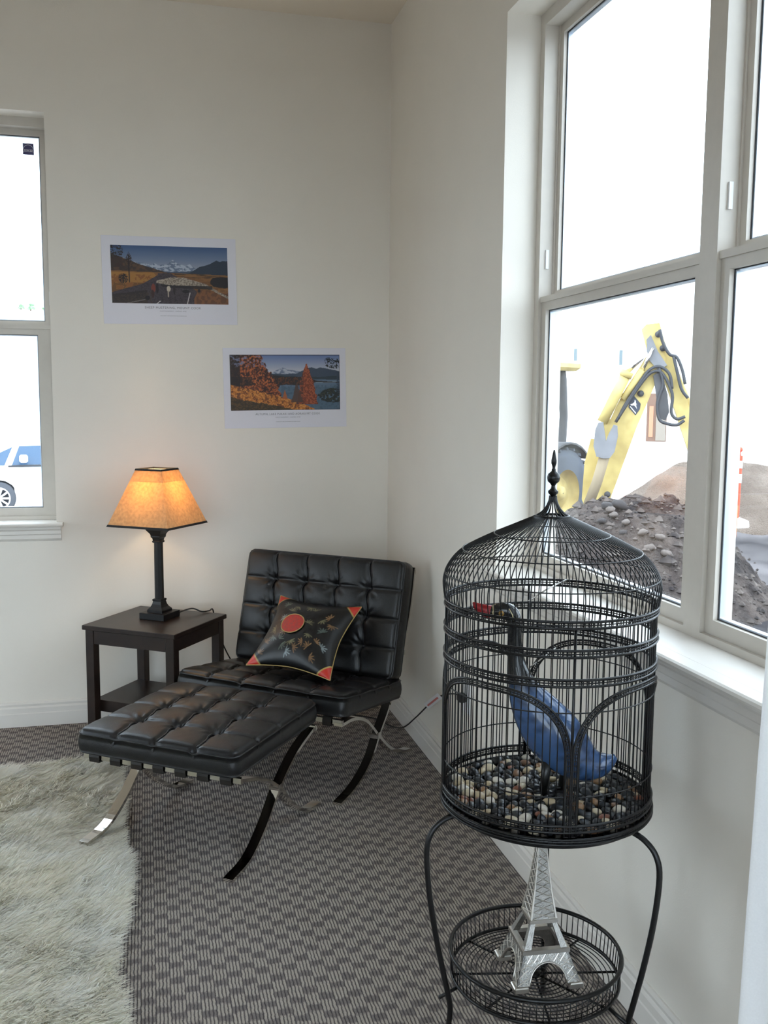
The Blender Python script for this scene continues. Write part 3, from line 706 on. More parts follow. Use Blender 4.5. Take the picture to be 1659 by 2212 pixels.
    for (a, b, ra, rb, c) in ((.352, .27, .018, .075, (120, 56, 44)), (.345, .17, .014, .07, (60, 40, 36)), (.385, .27, .012, .09, (40, 34, 36)), (.482, .26, .017, .05, (186, 172, 154)), (.478, .17, .006, .06, (170, 156, 140)), (.530, .25, .010, .09, (42, 36, 36)), (.63, .22, .03, .03, (30, 26, 26)), (.30, .10, .02, .04, (28, 24, 24)), (.745, .235, .012, .03, (34, 30, 30))):
        C = blend(C, ((U-a)/ra)**2+((V-b)/rb)**2 < 1, c)
    C = blend(C, (np.abs(U-(.640+.13*V)) < .0042) & (V < .2), (186, 178, 176)); C = blend(C, (np.abs(U-(.38+.6*V)) < .006) & (V < .05), (186, 178, 176)); C = blend(C, (np.abs(V-(.0+.42*(U-.12))) < .006) & (U > .12) & (U < .28), (150, 140, 138), .7)
    return C
def print_two(U, V):
    n1 = fbm(U*2, V, 11, 5, 16); n2 = fbm(U*2, V, 12, 4, 55); n3 = fbm(U*2, V, 13, 4, 30)
    t = np.clip((V-.66)/.34, 0, 1)[..., None]
    C = np.array([204, 202, 204])*(1-t)+np.array([98, 118, 168])*t
    snow = ridge(U, [(0, .6), (.36, .66), (.42, .72), (.48, .775), (.53, .735), (.60, .715), (.66, .68), (1, .6)], 14, .03, 20)
    C = blend(C, V < snow, (176, 180, 194)); C = blend(C, (V < snow) & (fbm(U*3+V*2, V*3-U, 15, 4, 14) > .5), (112, 122, 144))
    C = blend(C, V < ridge(U, [(0, .6), (.36, .66), (.5, .65), (.6, .66), (.68, .74), (.74, .775), (.78, .75), (.82, .775), (.9, .74), (1, .70)], 16, .025, 18), (66, 78, 96))
    C = blend(C, V < ridge(U, [(0, .6), (.36, .66), (.55, .62), (.64, .60), (.8, .60), (1, .62)], 17, .03), (52, 62, 72))
    C = blend(C, (V < .60-.06*U), (92, 112, 134)); C = blend(C, (V < .52) & (V > .49) & (U > .75) & (U < .97), (150, 168, 186), .8)
    C = blend(C, (V < np.interp(U, [.36, .5, .7, .78, 1], [.64, .60, .60, .53, .50])) & (V > np.interp(U, [.36, .5, .66, .78, .97], [.42, .46, .44, .50, .49])) & (U > .34), (50, 42, 40)); C = blend(C, (V < .6) & (V > .47) & (U > .36) & (U < .66) & (n2 > .54), (110, 62, 38), .8)
    C = blend(C, (V < .42), (82, 104, 124)); C = blend(C, (V < .45) & (n3 > .56), (68, 88, 106), .6)
    lt = U < np.interp(V, [0, .3, .42, .55, .75, .9, 1], [.46, .46, .44, .40, .335, .30, .28])+.06*(n1-.5)
    C = blend(C, lt, (92, 50, 34)); C = blend(C, lt & (n2 > .47), (158, 78, 38)); C = blend(C, lt & (n2 > .56), (188, 104, 56)); C = blend(C, lt & (n3 < .44), (54, 34, 30), .9); C = blend(C, (U < .09) & (V > .4), (46, 36, 34), .85)
    C = blend(C, (U < .2) & (V < .6) & (V > .44), (40, 32, 30), .6); C = blend(C, lt & (V > .78) & (n3 > .60), (120, 128, 160), .8)
    g = V < np.interp(U, [0, .2, .45, .62, .76, .78], [.47, .37, .25, .14, .02, -.1])+.02*(n1-.5)
    C = blend(C, g, (176, 104, 42)); C = blend(C, g & (n2 > .5), (210, 138, 64)); C = blend(C, g & (n3 < .43), (108, 62, 34), .9)
    g2 = V < np.interp(U, [0, .15, .35, .55, .62], [.24, .17, .11, .02, -.1])+.05*(n1-.5)
    C = blend(C, g2, (62, 48, 30)); C = blend(C, g2 & (n2 > .55), (96, 70, 38), .8)
    tr = (np.abs(U-.695) < np.interp(V, [.08, .25, .5, .7, .84], [.10, .085, .06, .03, 0])+.03*(n1-.5)) & (V > .10) & (V < .84)
    C = blend(C, tr, (120, 58, 40)); C = blend(C, tr & (n2 > .5), (168, 88, 56)); C = blend(C, tr & (U < .66) & (n3 > .45), (84, 52, 44), .9)
    t2 = (np.abs(U-.60) < np.interp(V, [.12, .5], [.06, .0])+.02*(n1-.5)) & (V > .14) & (V < .5); C = blend(C, t2, (84, 60, 52), .9)
    t3 = (np.abs(U-.49) < np.interp(V, [.2, .37], [.025, .0])) & (V > .2) & (V < .38); C = blend(C, t3, (170, 92, 48), .9)
    br = ((((U-.96)/.10)**2+((V-.84)/.09)**2 < 1) & (n2 > .47)) | ((((U-.90)/.04)**2+((V-.90)/.05)**2 < 1) & (n2 > .44)); C = blend(C, br, (36, 40, 40))
    b2 = ((((U-.93)/.13)**2+((V-.26)/.13)**2 < 1+.8*(n1-.5)) & (n3 > .36)); C = blend(C, b2, (38, 44, 46)); C = blend(C, b2 & (n2 > .56), (66, 68, 54), .8)
    C = blend(C, (U > .97) & (n2 > .42) & (V > .3) & (V < .7), (58, 70, 86), .8)
    C = blend(C, (V > .985) | (V < .012) | (U < .006) | (U > .994), (46, 40, 40), .6)
    return C
PAPER = mat('poster_paper', srgb(226, 224, 232), .5, spec=.35)
PRINT = attr_mat('poster_print', .45, .35)
INK = mat('poster_ink', srgb(120, 116, 122), .6)
INK2 = mat('poster_ink_pale', srgb(164, 161, 168), .6)
def poster(label, x0, x1, z0, z1, ml, mr, mt_, mbm, fn, title, tw, tilt, credit):
    y = BY-.0035
    p = thing('poster', label, 'poster', ((x0+x1)/2, BY, z0), 0)
    MB().bevbox((x0, y, z0), (x1, BY-.0002, z1), .0006).build('paper', PAPER, p)
    tosrgbgrid(fn, 'printed_picture', x0+ml, x1-mr, z0+mbm, z1-mt_, y-.0005, p, PRINT)
    xc = (x0+x1)/2; zb = z0+mbm
    text_mesh(title, .0135, 'title_lettering', INK, p, (xc+.008, y-.0006, zb-.0185), width=tw, track=1.15)
    text_mesh(credit, .0075, 'credit_lettering', INK2, p, (xc+.008, y-.0006, zb-.034), width=.118)
    mb = MB(); r_ = random.Random(3); x = xc+.008-.058
    while x < xc+.008+.058:
        w = r_.uniform(.002, .006); mb.box((x, y-.0005, zb-.0555), (x+w, y-.0002, zb-.0537)); x += w+.0014
    mb.build('small_print_line', INK2, p)
    p.rotation_euler = (0, math.radians(tilt), 0)
poster('white landscape poster of a sheep flock on a mountain road', -.172, .423, 1.843, 2.231, .039, .039, .041, .092, print_one, 'SHEEP MUSTERING, MOUNT COOK', .250, -.9, 'PHOTOGRAPHY - ANDRIS APSE')
poster('white landscape poster of a lake with rust orange autumn trees', .360, .941, 1.374, 1.747, .031, .030, .031, .083, print_two, 'AUTUMN. LAKE PUKAKI AND AORAKI/MT COOK', .308, -1.1, 'PHOTOGRAPHY - ANDRIS APSE')

# ================================================================== SHEEPSKIN RUG
def sheepskin():
    poly = np.array([(-.115, 1.55), (-.10, 2.1), (-.128, 2.45), (-.105, 2.75), (-.098, 3.0), (-.115, 3.35), (-.135, 3.65), (-.165, 3.90), (-.30, 4.00), (-.55, 3.95), (-.85, 3.93), (-1.15, 3.86), (-1.33, 3.6), (-1.36, 3.0), (-1.34, 2.4), (-1.35, 1.55)])
    r = thing('sheepskin_rug', 'shaggy cream white sheepskin rug on the carpet under the ottoman', 'rug', (-.7, 2.7, 0))
    sm = catmull([(x, y, 0) for x, y in poly], 5, True); P = np.array([(p.x, p.y) for p in sm])
    c = P.mean(0)
    MB().loft([[(x, y, .001) for x, y in P], [(x, y, .012) for x, y in (P-c)*.995+c]]).build('hide', mat('sheep_hide', srgb(190, 172, 138), .9), r)
    N = 190000; r_ = np.random.default_rng(4)
    x = r_.uniform(-1.37, -.06, N*2); y = r_.uniform(1.55, 4.05, N*2)
    ins = np.zeros(len(x), bool); j = len(P)-1
    for i in range(len(P)):
        cnd = ((P[i, 1] > y) != (P[j, 1] > y)) & (x < (P[j, 0]-P[i, 0])*(y-P[i, 1])/(P[j, 1]-P[i, 1]+1e-12)+P[i, 0]); ins ^= cnd; j = i
    vis = (x > -.28-.24*(y-1.0)-.22)                      # thin out where only a step aside could see
    keep = ins & (vis | (r_.random(len(x)) < .3)); x, y = x[keep][:N], y[keep][:N]; n = len(x)
    # flow field: wool lies mostly to the right with swirls and clumps
    sw = fbm(x+5, y+5, 31, 3, 3.0)-.5; sw2 = fbm(x+5, y+5, 32, 3, 14)-.5; sw3 = fbm(x+5, y+5, 35, 2, 40)-.5
    ang = -.10+sw*1.5+sw2*1.1+sw3*1.3+r_.normal(0, .25, n)
    ln = .060*(.65+.6*fbm(x+5, y+5, 33, 3, 8))*(.8+.4*r_.random(n))
    foot = np.exp(-(((x+.175)/.16)**2+((y-3.245)/.15)**2)**2); ln = ln*(1-.5*foot)
    lean = np.clip(1.16+sw2*.5+sw3*.5+r_.normal(0, .15, n), .5, 1.42); lean = lean*(1-foot)+1.5*foot
    # clump: tips pulled together
    cell = .013; cxn = (np.floor(x/cell)+.5)*cell; cyn = (np.floor(y/cell)+.5)*cell
    pull = .55
    dx, dy = np.cos(ang)*np.sin(lean), np.sin(ang)*np.sin(lean); dz = np.cos(lean)
    wd_ = .0013*(.7+.6*r_.random(n)); px, py = -np.sin(ang), np.cos(ang)
    prof = [(0, 0, 1.0), (.4, .5, 1.0), (.75, .82, .8), (1.0, .93, 0)]
    V = np.zeros((n, 7, 3), np.float32); curl = r_.normal(0, .18, n)
    k = 0
    for t, zt, w in prof:
        bx = x+dx*ln*t-(x-cxn)*pull*t+px*curl*ln*t*t; by_ = y+dy*ln*t-(y-cyn)*pull*t+py*curl*ln*t*t
        bz = .010+dz*ln*zt*1.0+.010*np.sin(PI*t*.6)
        if w > 0:
            for s in (-1, 1):
                V[:, k, 0] = bx+s*px*wd_*w; V[:, k, 1] = by_+s*py*wd_*w; V[:, k, 2] = bz; k += 1
        else:
            V[:, k, 0] = bx; V[:, k, 1] = by_; V[:, k, 2] = bz; k += 1
    o = np.array(ORG[r.name]); V -= o.astype(np.float32)
    base = np.arange(n)[:, None]*7
    loops = np.concatenate([base+np.array([0, 1, 3, 2]), base+np.array([2, 3, 5, 4]), base+np.array([4, 5, 6])], 1).ravel()
    tot = np.tile([4, 4, 3], n); st = np.concatenate([[0], np.cumsum(tot)[:-1]])
    me = bpy.data.meshes.new('wool_pile'); me.vertices.add(n*7); me.vertices.foreach_set('co', V.ravel())
    me.loops.add(len(loops)); me.loops.foreach_set('vertex_index', loops.astype(np.int32)); me.polygons.add(len(tot))
    me.polygons.foreach_set('loop_start', st.astype(np.int32)); me.polygons.foreach_set('loop_total', tot.astype(np.int32)); me.update(calc_edges=True)
    me.polygons.foreach_set('use_smooth', [True]*len(tot))
    tint = r_.random(n); a_ = np.array(srgb(252, 249, 242)); b_ = np.array(srgb(238, 226, 200))
    mixv = np.clip(.35*tint+.5*(fbm(x+5, y+5, 34, 3, 9)-.35), 0, 1)[:, None]
    ct = a_*(1-mixv)+b_*mixv
    ca_, sa_ = np.cos(ang), np.sin(ang); hu = np.floor((x*ca_+y*sa_)/.045).astype(int); hv = np.floor((-x*sa_+y*ca_)/.0085).astype(int); hsh = np.modf(np.abs(np.sin(hu*12.9898+hv*78.233)*43758.5453))[0]
    ct = np.minimum(ct*(.84+.30*hsh)[:, None]*(.95+.12*tint)[:, None], .97)
    C = np.zeros((n, 7, 3)); C[:, :2] = (ct*.72)[:, None]; C[:, 2:4] = (ct*.95)[:, None]; C[:, 4:] = ct[:, None]  # darker roots and clump tint paint the shading between tufts into the colour
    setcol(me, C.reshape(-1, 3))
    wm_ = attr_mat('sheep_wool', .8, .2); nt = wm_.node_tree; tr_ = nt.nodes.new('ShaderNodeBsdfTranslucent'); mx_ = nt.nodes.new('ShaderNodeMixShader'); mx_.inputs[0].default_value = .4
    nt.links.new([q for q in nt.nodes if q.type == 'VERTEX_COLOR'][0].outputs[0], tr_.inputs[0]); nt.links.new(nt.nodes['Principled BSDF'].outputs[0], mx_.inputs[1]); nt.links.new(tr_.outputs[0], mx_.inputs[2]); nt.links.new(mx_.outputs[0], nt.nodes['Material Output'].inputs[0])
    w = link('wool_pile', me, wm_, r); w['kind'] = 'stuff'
sheepskin()

# ================================================================== BIRD CAGE ON STAND
AX = Vector((.8328, 1.8732, 0)); NV = Vector((AX.x, AX.y, 0)).normalized(); RV = Vector((NV.y, -NV.x, 0)); CV = -NV
RB = .2215                                         # cage radius
cg = thing('bird_cage', 'black wire dome birdcage with finial on a three legged stand with basket', 'birdcage', tuple(AX))
AZ0 = math.atan2(CV.y, CV.x)                       # azimuth facing the room side
def cyl(phi, r, z): return Vector((r*math.cos(phi), r*math.sin(phi), z))
def lattice_band(paths, rungs_at, name, parent, rw=.0028, closed=False):
    mb = MB(); lo, hi = paths; mid = [(a+b)/2 for a, b in zip(lo, hi)]
    mb.tube(lo, rw, 6, closed); mb.tube(hi, rw, 6, closed); mb.tube(mid, .0013, 4, closed)
    n = len(lo)
    for i in range(0, n, rungs_at):
        a, b = Vector(lo[i]), Vector(hi[i]); mb.tube([a, b], .0013, 4, caps=False)
    return mb.build(name, BLACKM, parent, True, False)
def ring_band(z0, z1, r, name='band', parent=None):
    n = 168; f = lambda z: [cyl(2*PI*k/n, r, z) for k in range(n)]
    return lattice_band((f(z0), f(z1)), 1, name, parent or cg, .0030, True)
for zc in (1.078, 1.022, .964): ring_band(zc-.0065, zc+.0065, RB+.0028)
ring_band(.664, .677, RB+.0028)
# tray with double lip
tr = MB().lathe([(.001, .6355), (RB+.001, .6355), (RB+.004, .640), (RB+.006, .646), (RB+.003, .650), (RB-.002, .650), (RB-.003, .641), (.001, .641)], 96, (0, 0, 0), caps=False).build('tray', BLACKM, cg, True, False)
ring_band(.640, .650, RB+.005, 'tray_lip', tr)
# wires: one profile shared by all, from tray to the collar ring of the dome
prof = [(RB, .645), (RB, .80), (RB, 1.0), (RB, 1.070)] + [(r, z) for r, z in cat2([(RB+.001, 1.0765), (.2272, 1.097), (.2285, 1.127), (.2174, 1.157), (.190, 1.187), (.1365, 1.2165), (.085, 1.240), (.0345, 1.263)], 4)]
wm = MB().tube([(r, 0, z) for r, z in prof], .00125, 5).mesh('wire', True); wm.materials.append(BLACKM)
for k in range(96):
    o = link('wire', wm, None, cg); o.rotation_euler = (0, 0, AZ0+math.radians(2)+2*PI*k/96)
prof2 = [(.0345, 1.263), (.024, 1.270), (.0145, 1.281), (.0085, 1.295), (.007, 1.306)]
wm2 = MB().tube([(r, 0, z) for r, z in cat2(prof2, 3)], .0014, 5).mesh('crown_wire', True); wm2.materials.append(BLACKM)
for k in range(20):
    o = link('crown_wire', wm2, None, cg); o.rotation_euler = (0, 0, AZ0+2*PI*k/20)
def hoop(r, z, t=.0014, name='hoop', par=None, seg=80):
    return MB().tube([cyl(2*PI*k/seg, r, z) for k in range(seg)], t, 6, True).build(name, BLACKM, par or cg, True, False)
for r, z in ((.0345, 1.263), (.122, 1.224), (.1885, 1.190), (.2255, 1.140), (RB+.0015, .905), (RB+.0015, .735)): hoop(r, z)
hoop(.0345, 1.2625, .0024, 'collar')
fin = [(.0015, 1.402), (.0032, 1.394), (.0058, 1.380), (.0056, 1.374), (.0036, 1.368), (.0030, 1.364), (.0046, 1.361), (.0046, 1.358), (.0062, 1.356), (.0112, 1.352), (.0139, 1.345), (.0122, 1.336), (.0066, 1.331), (.0042, 1.327), (.0052, 1.321), (.0108, 1.3155), (.0104, 1.311), (.0054, 1.306), (.0046, 1.302), (.0046, 1.292)]
MB().lathe(fin[::-1], 24).build('finial', BLACKM, cg, True, False, 40)
# four arched panels between double posts
POST0 = AZ0 + math.radians(13)
def arch(k):
    pc = POST0+k*PI/2+PI/4; half = PI/4-.030; zsp, ztop, zb = .800, .942, .655
    path = [(-half, zb), (-half, .70), (-half, .76), (-half, zsp)]
    for a in np.linspace(PI, 0, 27)[1:-1]: path.append((half*math.copysign(abs(math.cos(a))**.72, math.cos(a)), zsp+(ztop-zsp)*math.sin(a)**.86))
    path += [(half, zsp), (half, .76), (half, .70), (half, zb)]
    cs = catmull([(a*RB, 0, z) for a, z in path], 3)
    lo, hi = [], []
    for i, p in enumerate(cs):
        t = (cs[min(i+1, len(cs)-1)]-cs[max(i-1, 0)]).normalized(); nn = Vector((-t.z, 0, t.x))
        q0, q1 = p-nn*.005, p+nn*.005
        lo.append(cyl(pc+q0.x/RB, RB+.003, q0.z)); hi.append(cyl(pc+q1.x/RB, RB+.003, q1.z))
    lattice_band((lo, hi), 1, 'arch', cg, .0026)
for k in range(4): arch(k)
for k in range(4):
    a = POST0+k*PI/2; MB().tube([cyl(a, RB+.001, .65), cyl(a, RB+.001, 1.07)], .0030, 8).build('post', BLACKM, cg, True, False)
# perches: thin bright rods across the inside
rod = mat('perch_steel', (.55, .53, .50), .25, 1.)
def loc(l, dpt, z): return RV*l+NV*dpt+Vector((0, 0, z))
MB().tube([loc(-.045, -.03, 1.083), loc(-.005, .01, 1.104), loc(.035, .05, 1.118)], .0016, 6).build('perch', rod, cg, True, False)
MB().tube([loc(-.040, .02, .925), loc(.015, .06, .962)], .0016, 6).build('perch', rod, cg, True, False)
# stand: three legs
def e_dir(ph): return CV*math.cos(ph)+RV*math.sin(ph)
LEGP = [(.180, .6330), (.205, .630), (.238, .620), (.264, .596), (.274, .552), (.266, .455), (.248, .350), (.229, .262), (.217, .208), (.215, .175), (.224, .120), (.240, .066), (.262, .022), (.290, .007), (.316, .022), (.328, .058), (.314, .092), (.288, .098), (.276, .080), (.284, .064), (.296, .068)]
sp2 = cat2(LEGP, 5)
for dg in (-62, 58, 178):
    e = e_dir(math.radians(dg)); MB().tube([e*r+Vector((0, 0, z)) for r, z in sp2], .0062, 10).build('leg', BLACKM, cg, True, False)
hoop(.205, .6285, .0058, 'stand_ring')
# basket
ba = thing_b = bpy.data.objects.new('basket', None); COL.objects.link(ba); ba.parent = cg; ba.location = RV*-.012
ZT, ZBt, RT, RBt = .286, .233, .189, .185
def bring(r, z, t, nm, seg=72):
    return MB().tube([cyl(2*PI*k/seg, r, z) for k in range(seg)], t, 6, True).build(nm, BLACKM, ba, True, False)
bring(RT, ZT, .0050, 'rim'); bring(RBt, ZBt, .0042, 'bottom_rim')
bw = MB().tube([(RBt, 0, ZBt-.003), (RT, 0, ZT+.001)], .0012, 5).mesh('upright_wire', True); bw.materials.append(BLACKM)
for k in range(84):
    o = link('upright_wire', bw, None, ba); o.rotation_euler = (0, 0, 2*PI*k/84)
for k in range(15): bring(.018+k*.0112, ZBt-.001, .00125, 'floor_ring', 60)
for k in range(8):
    a = AZ0+math.radians(12)+k*PI/4
    MB().tube([cyl(a, .004, ZBt-.0035), cyl(a, RBt, ZBt-.0035)], .0026, 6).build('spoke', BLACKM, ba, True, False)
MB().lathe([(.001, ZBt-.008), (.014, ZBt-.008), (.014, ZBt), (.001, ZBt)], 16, caps=False).build('hub', BLACKM, ba, True, False)
for dg in (-62, 58, 178):
    e = e_dir(math.radians(dg)); MB().tube([e*.183+Vector((0, 0, .232)), e*.228+Vector((0, 0, .215))], .004, 8).build('bracket', BLACKM, ba, True, False)

# ================================================================== PEBBLES IN THE TRAY
def pebbles():
    r_ = random.Random(5); pts = []
    tries = 0
    while len(pts) < 300 and tries < 60000:
        tries += 1
        a = r_.random()*2*PI; R_ = (RB-.018)*math.sqrt(r_.random()); x, y = R_*math.cos(a), R_*math.sin(a); s = r_.uniform(.0100, .0158)
        if all((x-q[0])**2+(y-q[1])**2 > (.78*(s+q[2]))**2 for q in pts): pts.append((x, y, s))
    base = []
    for v in range(6):
        mb = MB(); mb.sphere((0, 0, 0), 1, 10, 7); rr = random.Random(50+v)
        f1, f2 = rr.uniform(.1, .3), rr.uniform(0, 6)
        mb.v = [(p[0]*(1+.14*math.sin(2*p[1]+f2)), p[1]*(1+.12*math.cos(2.3*p[0]+f1*9)), p[2]*(1+.1*math.sin(3*p[0]+f2))) for p in mb.v]
        base.append(mb)
    pal = [('dark slate grey', 'dark grey pebbles in the cage tray', [(.018, .021, .025), (.030, .033, .038), (.012, .013, .016), (.045, .047, .050)], 58),
           ('pale cream', 'cream pebbles in the cage tray', [srgb(206, 192, 164), srgb(190, 172, 140), srgb(214, 206, 192)], 26),
           ('tan brown', 'brown pebbles in the cage tray', [srgb(150, 116, 84), srgb(122, 92, 70), srgb(132, 84, 66)], 16)]
    lib = {}
    for pi, (nm, gr, cols, wgt) in enumerate(pal):
        for ci, c in enumerate(cols):
            m_ = mat('pebble_%s_%d' % (nm.replace(' ', '_'), ci), c, .28, spec=.5, noise=.28, nscale=90)
            for v in range(6):
                me = base[v].mesh('pebble', True); me.materials.append(m_); lib[(pi, ci, v)] = me
    for (x, y, s) in pts:
        pi = r_.choices(range(3), [p[3] for p in pal])[0]; ci = r_.randrange(len(pal[pi][2])); v = r_.randrange(6)
        o = bpy.data.objects.new('pebble', lib[(pi, ci, v)]); COL.objects.link(o)
        fl = r_.uniform(.5, .75); o.scale = (s*r_.uniform(1, 1.3), s*r_.uniform(.85, 1.05), s*fl)
        o.rotation_euler = (r_.uniform(-.35, .35), r_.uniform(-.35, .35), r_.uniform(0, 6.3))
        o.location = (AX.x+x, AX.y+y, .6535+r_.uniform(-.002, .0035))
        sh_ = [['dark slate grey', 'mid slate grey', 'near black', 'medium grey'], ['pale cream', 'tan cream', 'off white'], ['tan brown', 'dark brown', 'reddish brown']][pi][ci]
        tag(o, '%s smooth %s pebble lying in the bird cage tray' % ('larger' if s > .0130 else 'smaller', sh_), 'pebble', '%s pebbles in the cage tray' % sh_)
    mb = MB(); q = random.Random(9)
    for k in range(420):
        a = q.random()*2*PI; R_ = (RB-.014)*math.sqrt(q.random()); s = q.uniform(.006, .010)
        mb.sphere((AX.x+R_*math.cos(a), AX.y+R_*math.sin(a), .6465), (s*1.2, s, .0048), 6, 4)
    o = mb.build('gravel_bed', mat('gravel_dark', (.03, .032, .034), .4, col2=srgb(110, 98, 84), nscale=70), None, True)
    tag(o, 'bed of smaller dark stones beneath the cage pebbles', 'gravel', kind='stuff')
pebbles()

# ================================================================== CARVED BIRD IN THE CAGE
def bird():
    org = AX+Vector((0, 0, .662))
    b = thing('bird_figurine', 'blue painted wooden bird figurine with black neck and red beak in the cage', 'figurine', tuple(org))
    def P(l, d, z): return AX+RV*l+NV*d+Vector((0, 0, z))
    # (centre l, z, half size in profile, half depth)
    sec = [(-.128, 1.0480, .011, .010), (-.120, 1.0495, .0155, .013), (-.106, 1.0530, .0182, .016), (-.092, 1.0525, .0190, .0165), (-.080, 1.044, .0180, .015), (-.0745, 1.026, .0150, .0135), (-.0735, 1.000, .0150, .0135), (-.0720, .970, .0165, .0145), (-.0665, .935, .0205, .018), (-.0570, .900, .0290, .025), (-.0400, .862, .0430, .036), (-.0140, .822, .0560, .045), (.0180, .783, .0620, .049), (.0520, .748, .0560, .046), (.0840, .729, .0440, .038), (.1120, .726, .0310, .028), (.1330, .734, .0185, .018), (.1485, .745, .0060, .007)]
    cs = catmull([(l, 0, z) for l, z, _, _ in sec], 4); hs = catmull([(h, 0, d) for _, _, h, d in sec], 4)
    rings = []; n = 22; cols = []
    for i, c in enumerate(cs):
        t = (cs[min(i+1, len(cs)-1)]-cs[max(i-1, 0)]).normalized(); nn = Vector((-t.z, 0, t.x)); h, d = hs[i].x, hs[i].z
        ring = []
        for k in range(n):
            a = 2*PI*k/n; q = c+nn*(h*math.cos(a)); ring.append(tuple(P(q.x, d*math.sin(a), q.z)))
        rings.append(ring)
    mb = MB().loft(rings); o = mb.build('body', attr_mat('bird_paint', .22, .5, coat=.6), b, True)
    co = np.zeros(len(o.data.vertices)*3); o.data.vertices.foreach_get('co', co); co = co.reshape(-1, 3)+np.array(org)
    z = co[:, 2]; rel = co-np.array(AX); l = rel[:, 0]*RV.x+rel[:, 1]*RV.y; d = rel[:, 0]*NV.x+rel[:, 1]*NV.y
    blue = np.array(srgb(62, 92, 136)); blk = np.array((.008, .009, .010)); navy = np.array(srgb(40, 62, 96))
    k = np.clip((.905-z)/.03, 0, 1)[:, None]; C = blk*(1-k)+blue*k
    sp = ((fbm(l*40, z*40+d*20, 41, 2, 2.2) > .66) & (z < .87)); C[sp] = navy
    hd = (z > 1.02) & (l < -.10); C[(np.abs(l+.1195) < .0018) & (z > 1.02)] = srgb(206, 190, 150)
    setcol(o.data, C)
    bk = []
    for (l_, z_, h, dd) in ((-.124, 1.049, .0155, .011), (-.138, 1.0515, .0135, .009), (-.152, 1.057, .0105, .0065), (-.162, 1.0635, .006, .004), (-.1655, 1.068, .0015, .0015)):
        bk.append([tuple(P(l_+(.25*h*math.cos(2*PI*k/14)), dd*math.sin(2*PI*k/14), z_+h*math.cos(2*PI*k/14))) for k in range(14)])
    MB().loft(bk).build('beak', mat('beak_red', srgb(150, 26, 30), .35, spec=.5), b, True)
    for s in (-1, 1):
        M = Matrix.Translation(P(-.102, s*.0155, 1.0505))
        e = MB(); e.sphere((0, 0, 0), (.0062, .0062, .0062), 12, 8, M); eo = e.build('eye', mat('eye_gold', srgb(150, 112, 44), .3), b, True)
        MB().sphere((0, 0, 0), .0030, 10, 6, Matrix.Translation(P(-.102, s*.0200, 1.0505))).build('pupil', mat('bird_black', (.006, .006, .006), .3), eo, True)
        MB().tube([P(-.086, s*.0178, 1.0620), P(-.078, s*.0172, 1.0480), P(-.076, s*.0150, 1.036)], .0011, 5).build('cheek_line', mat('bird_cream', srgb(206, 190, 150), .5), b, True)
    for (l_, d_) in ((.000, -.018), (.040, .018)):
        MB().tube([P(l_+.004, d_, .735), P(l_, d_, .690), P(l_-.004, d_, .655)], [.012, .0095, .0085], 10).build('leg', MATS['bird_black'], b, True)
        MB().sphere((0, 0, 0), (.018, .010, .005), 10, 6, Matrix.Translation(P(l_-.010, d_, .661))).build('foot', MATS['bird_black'], b, True)
bird()

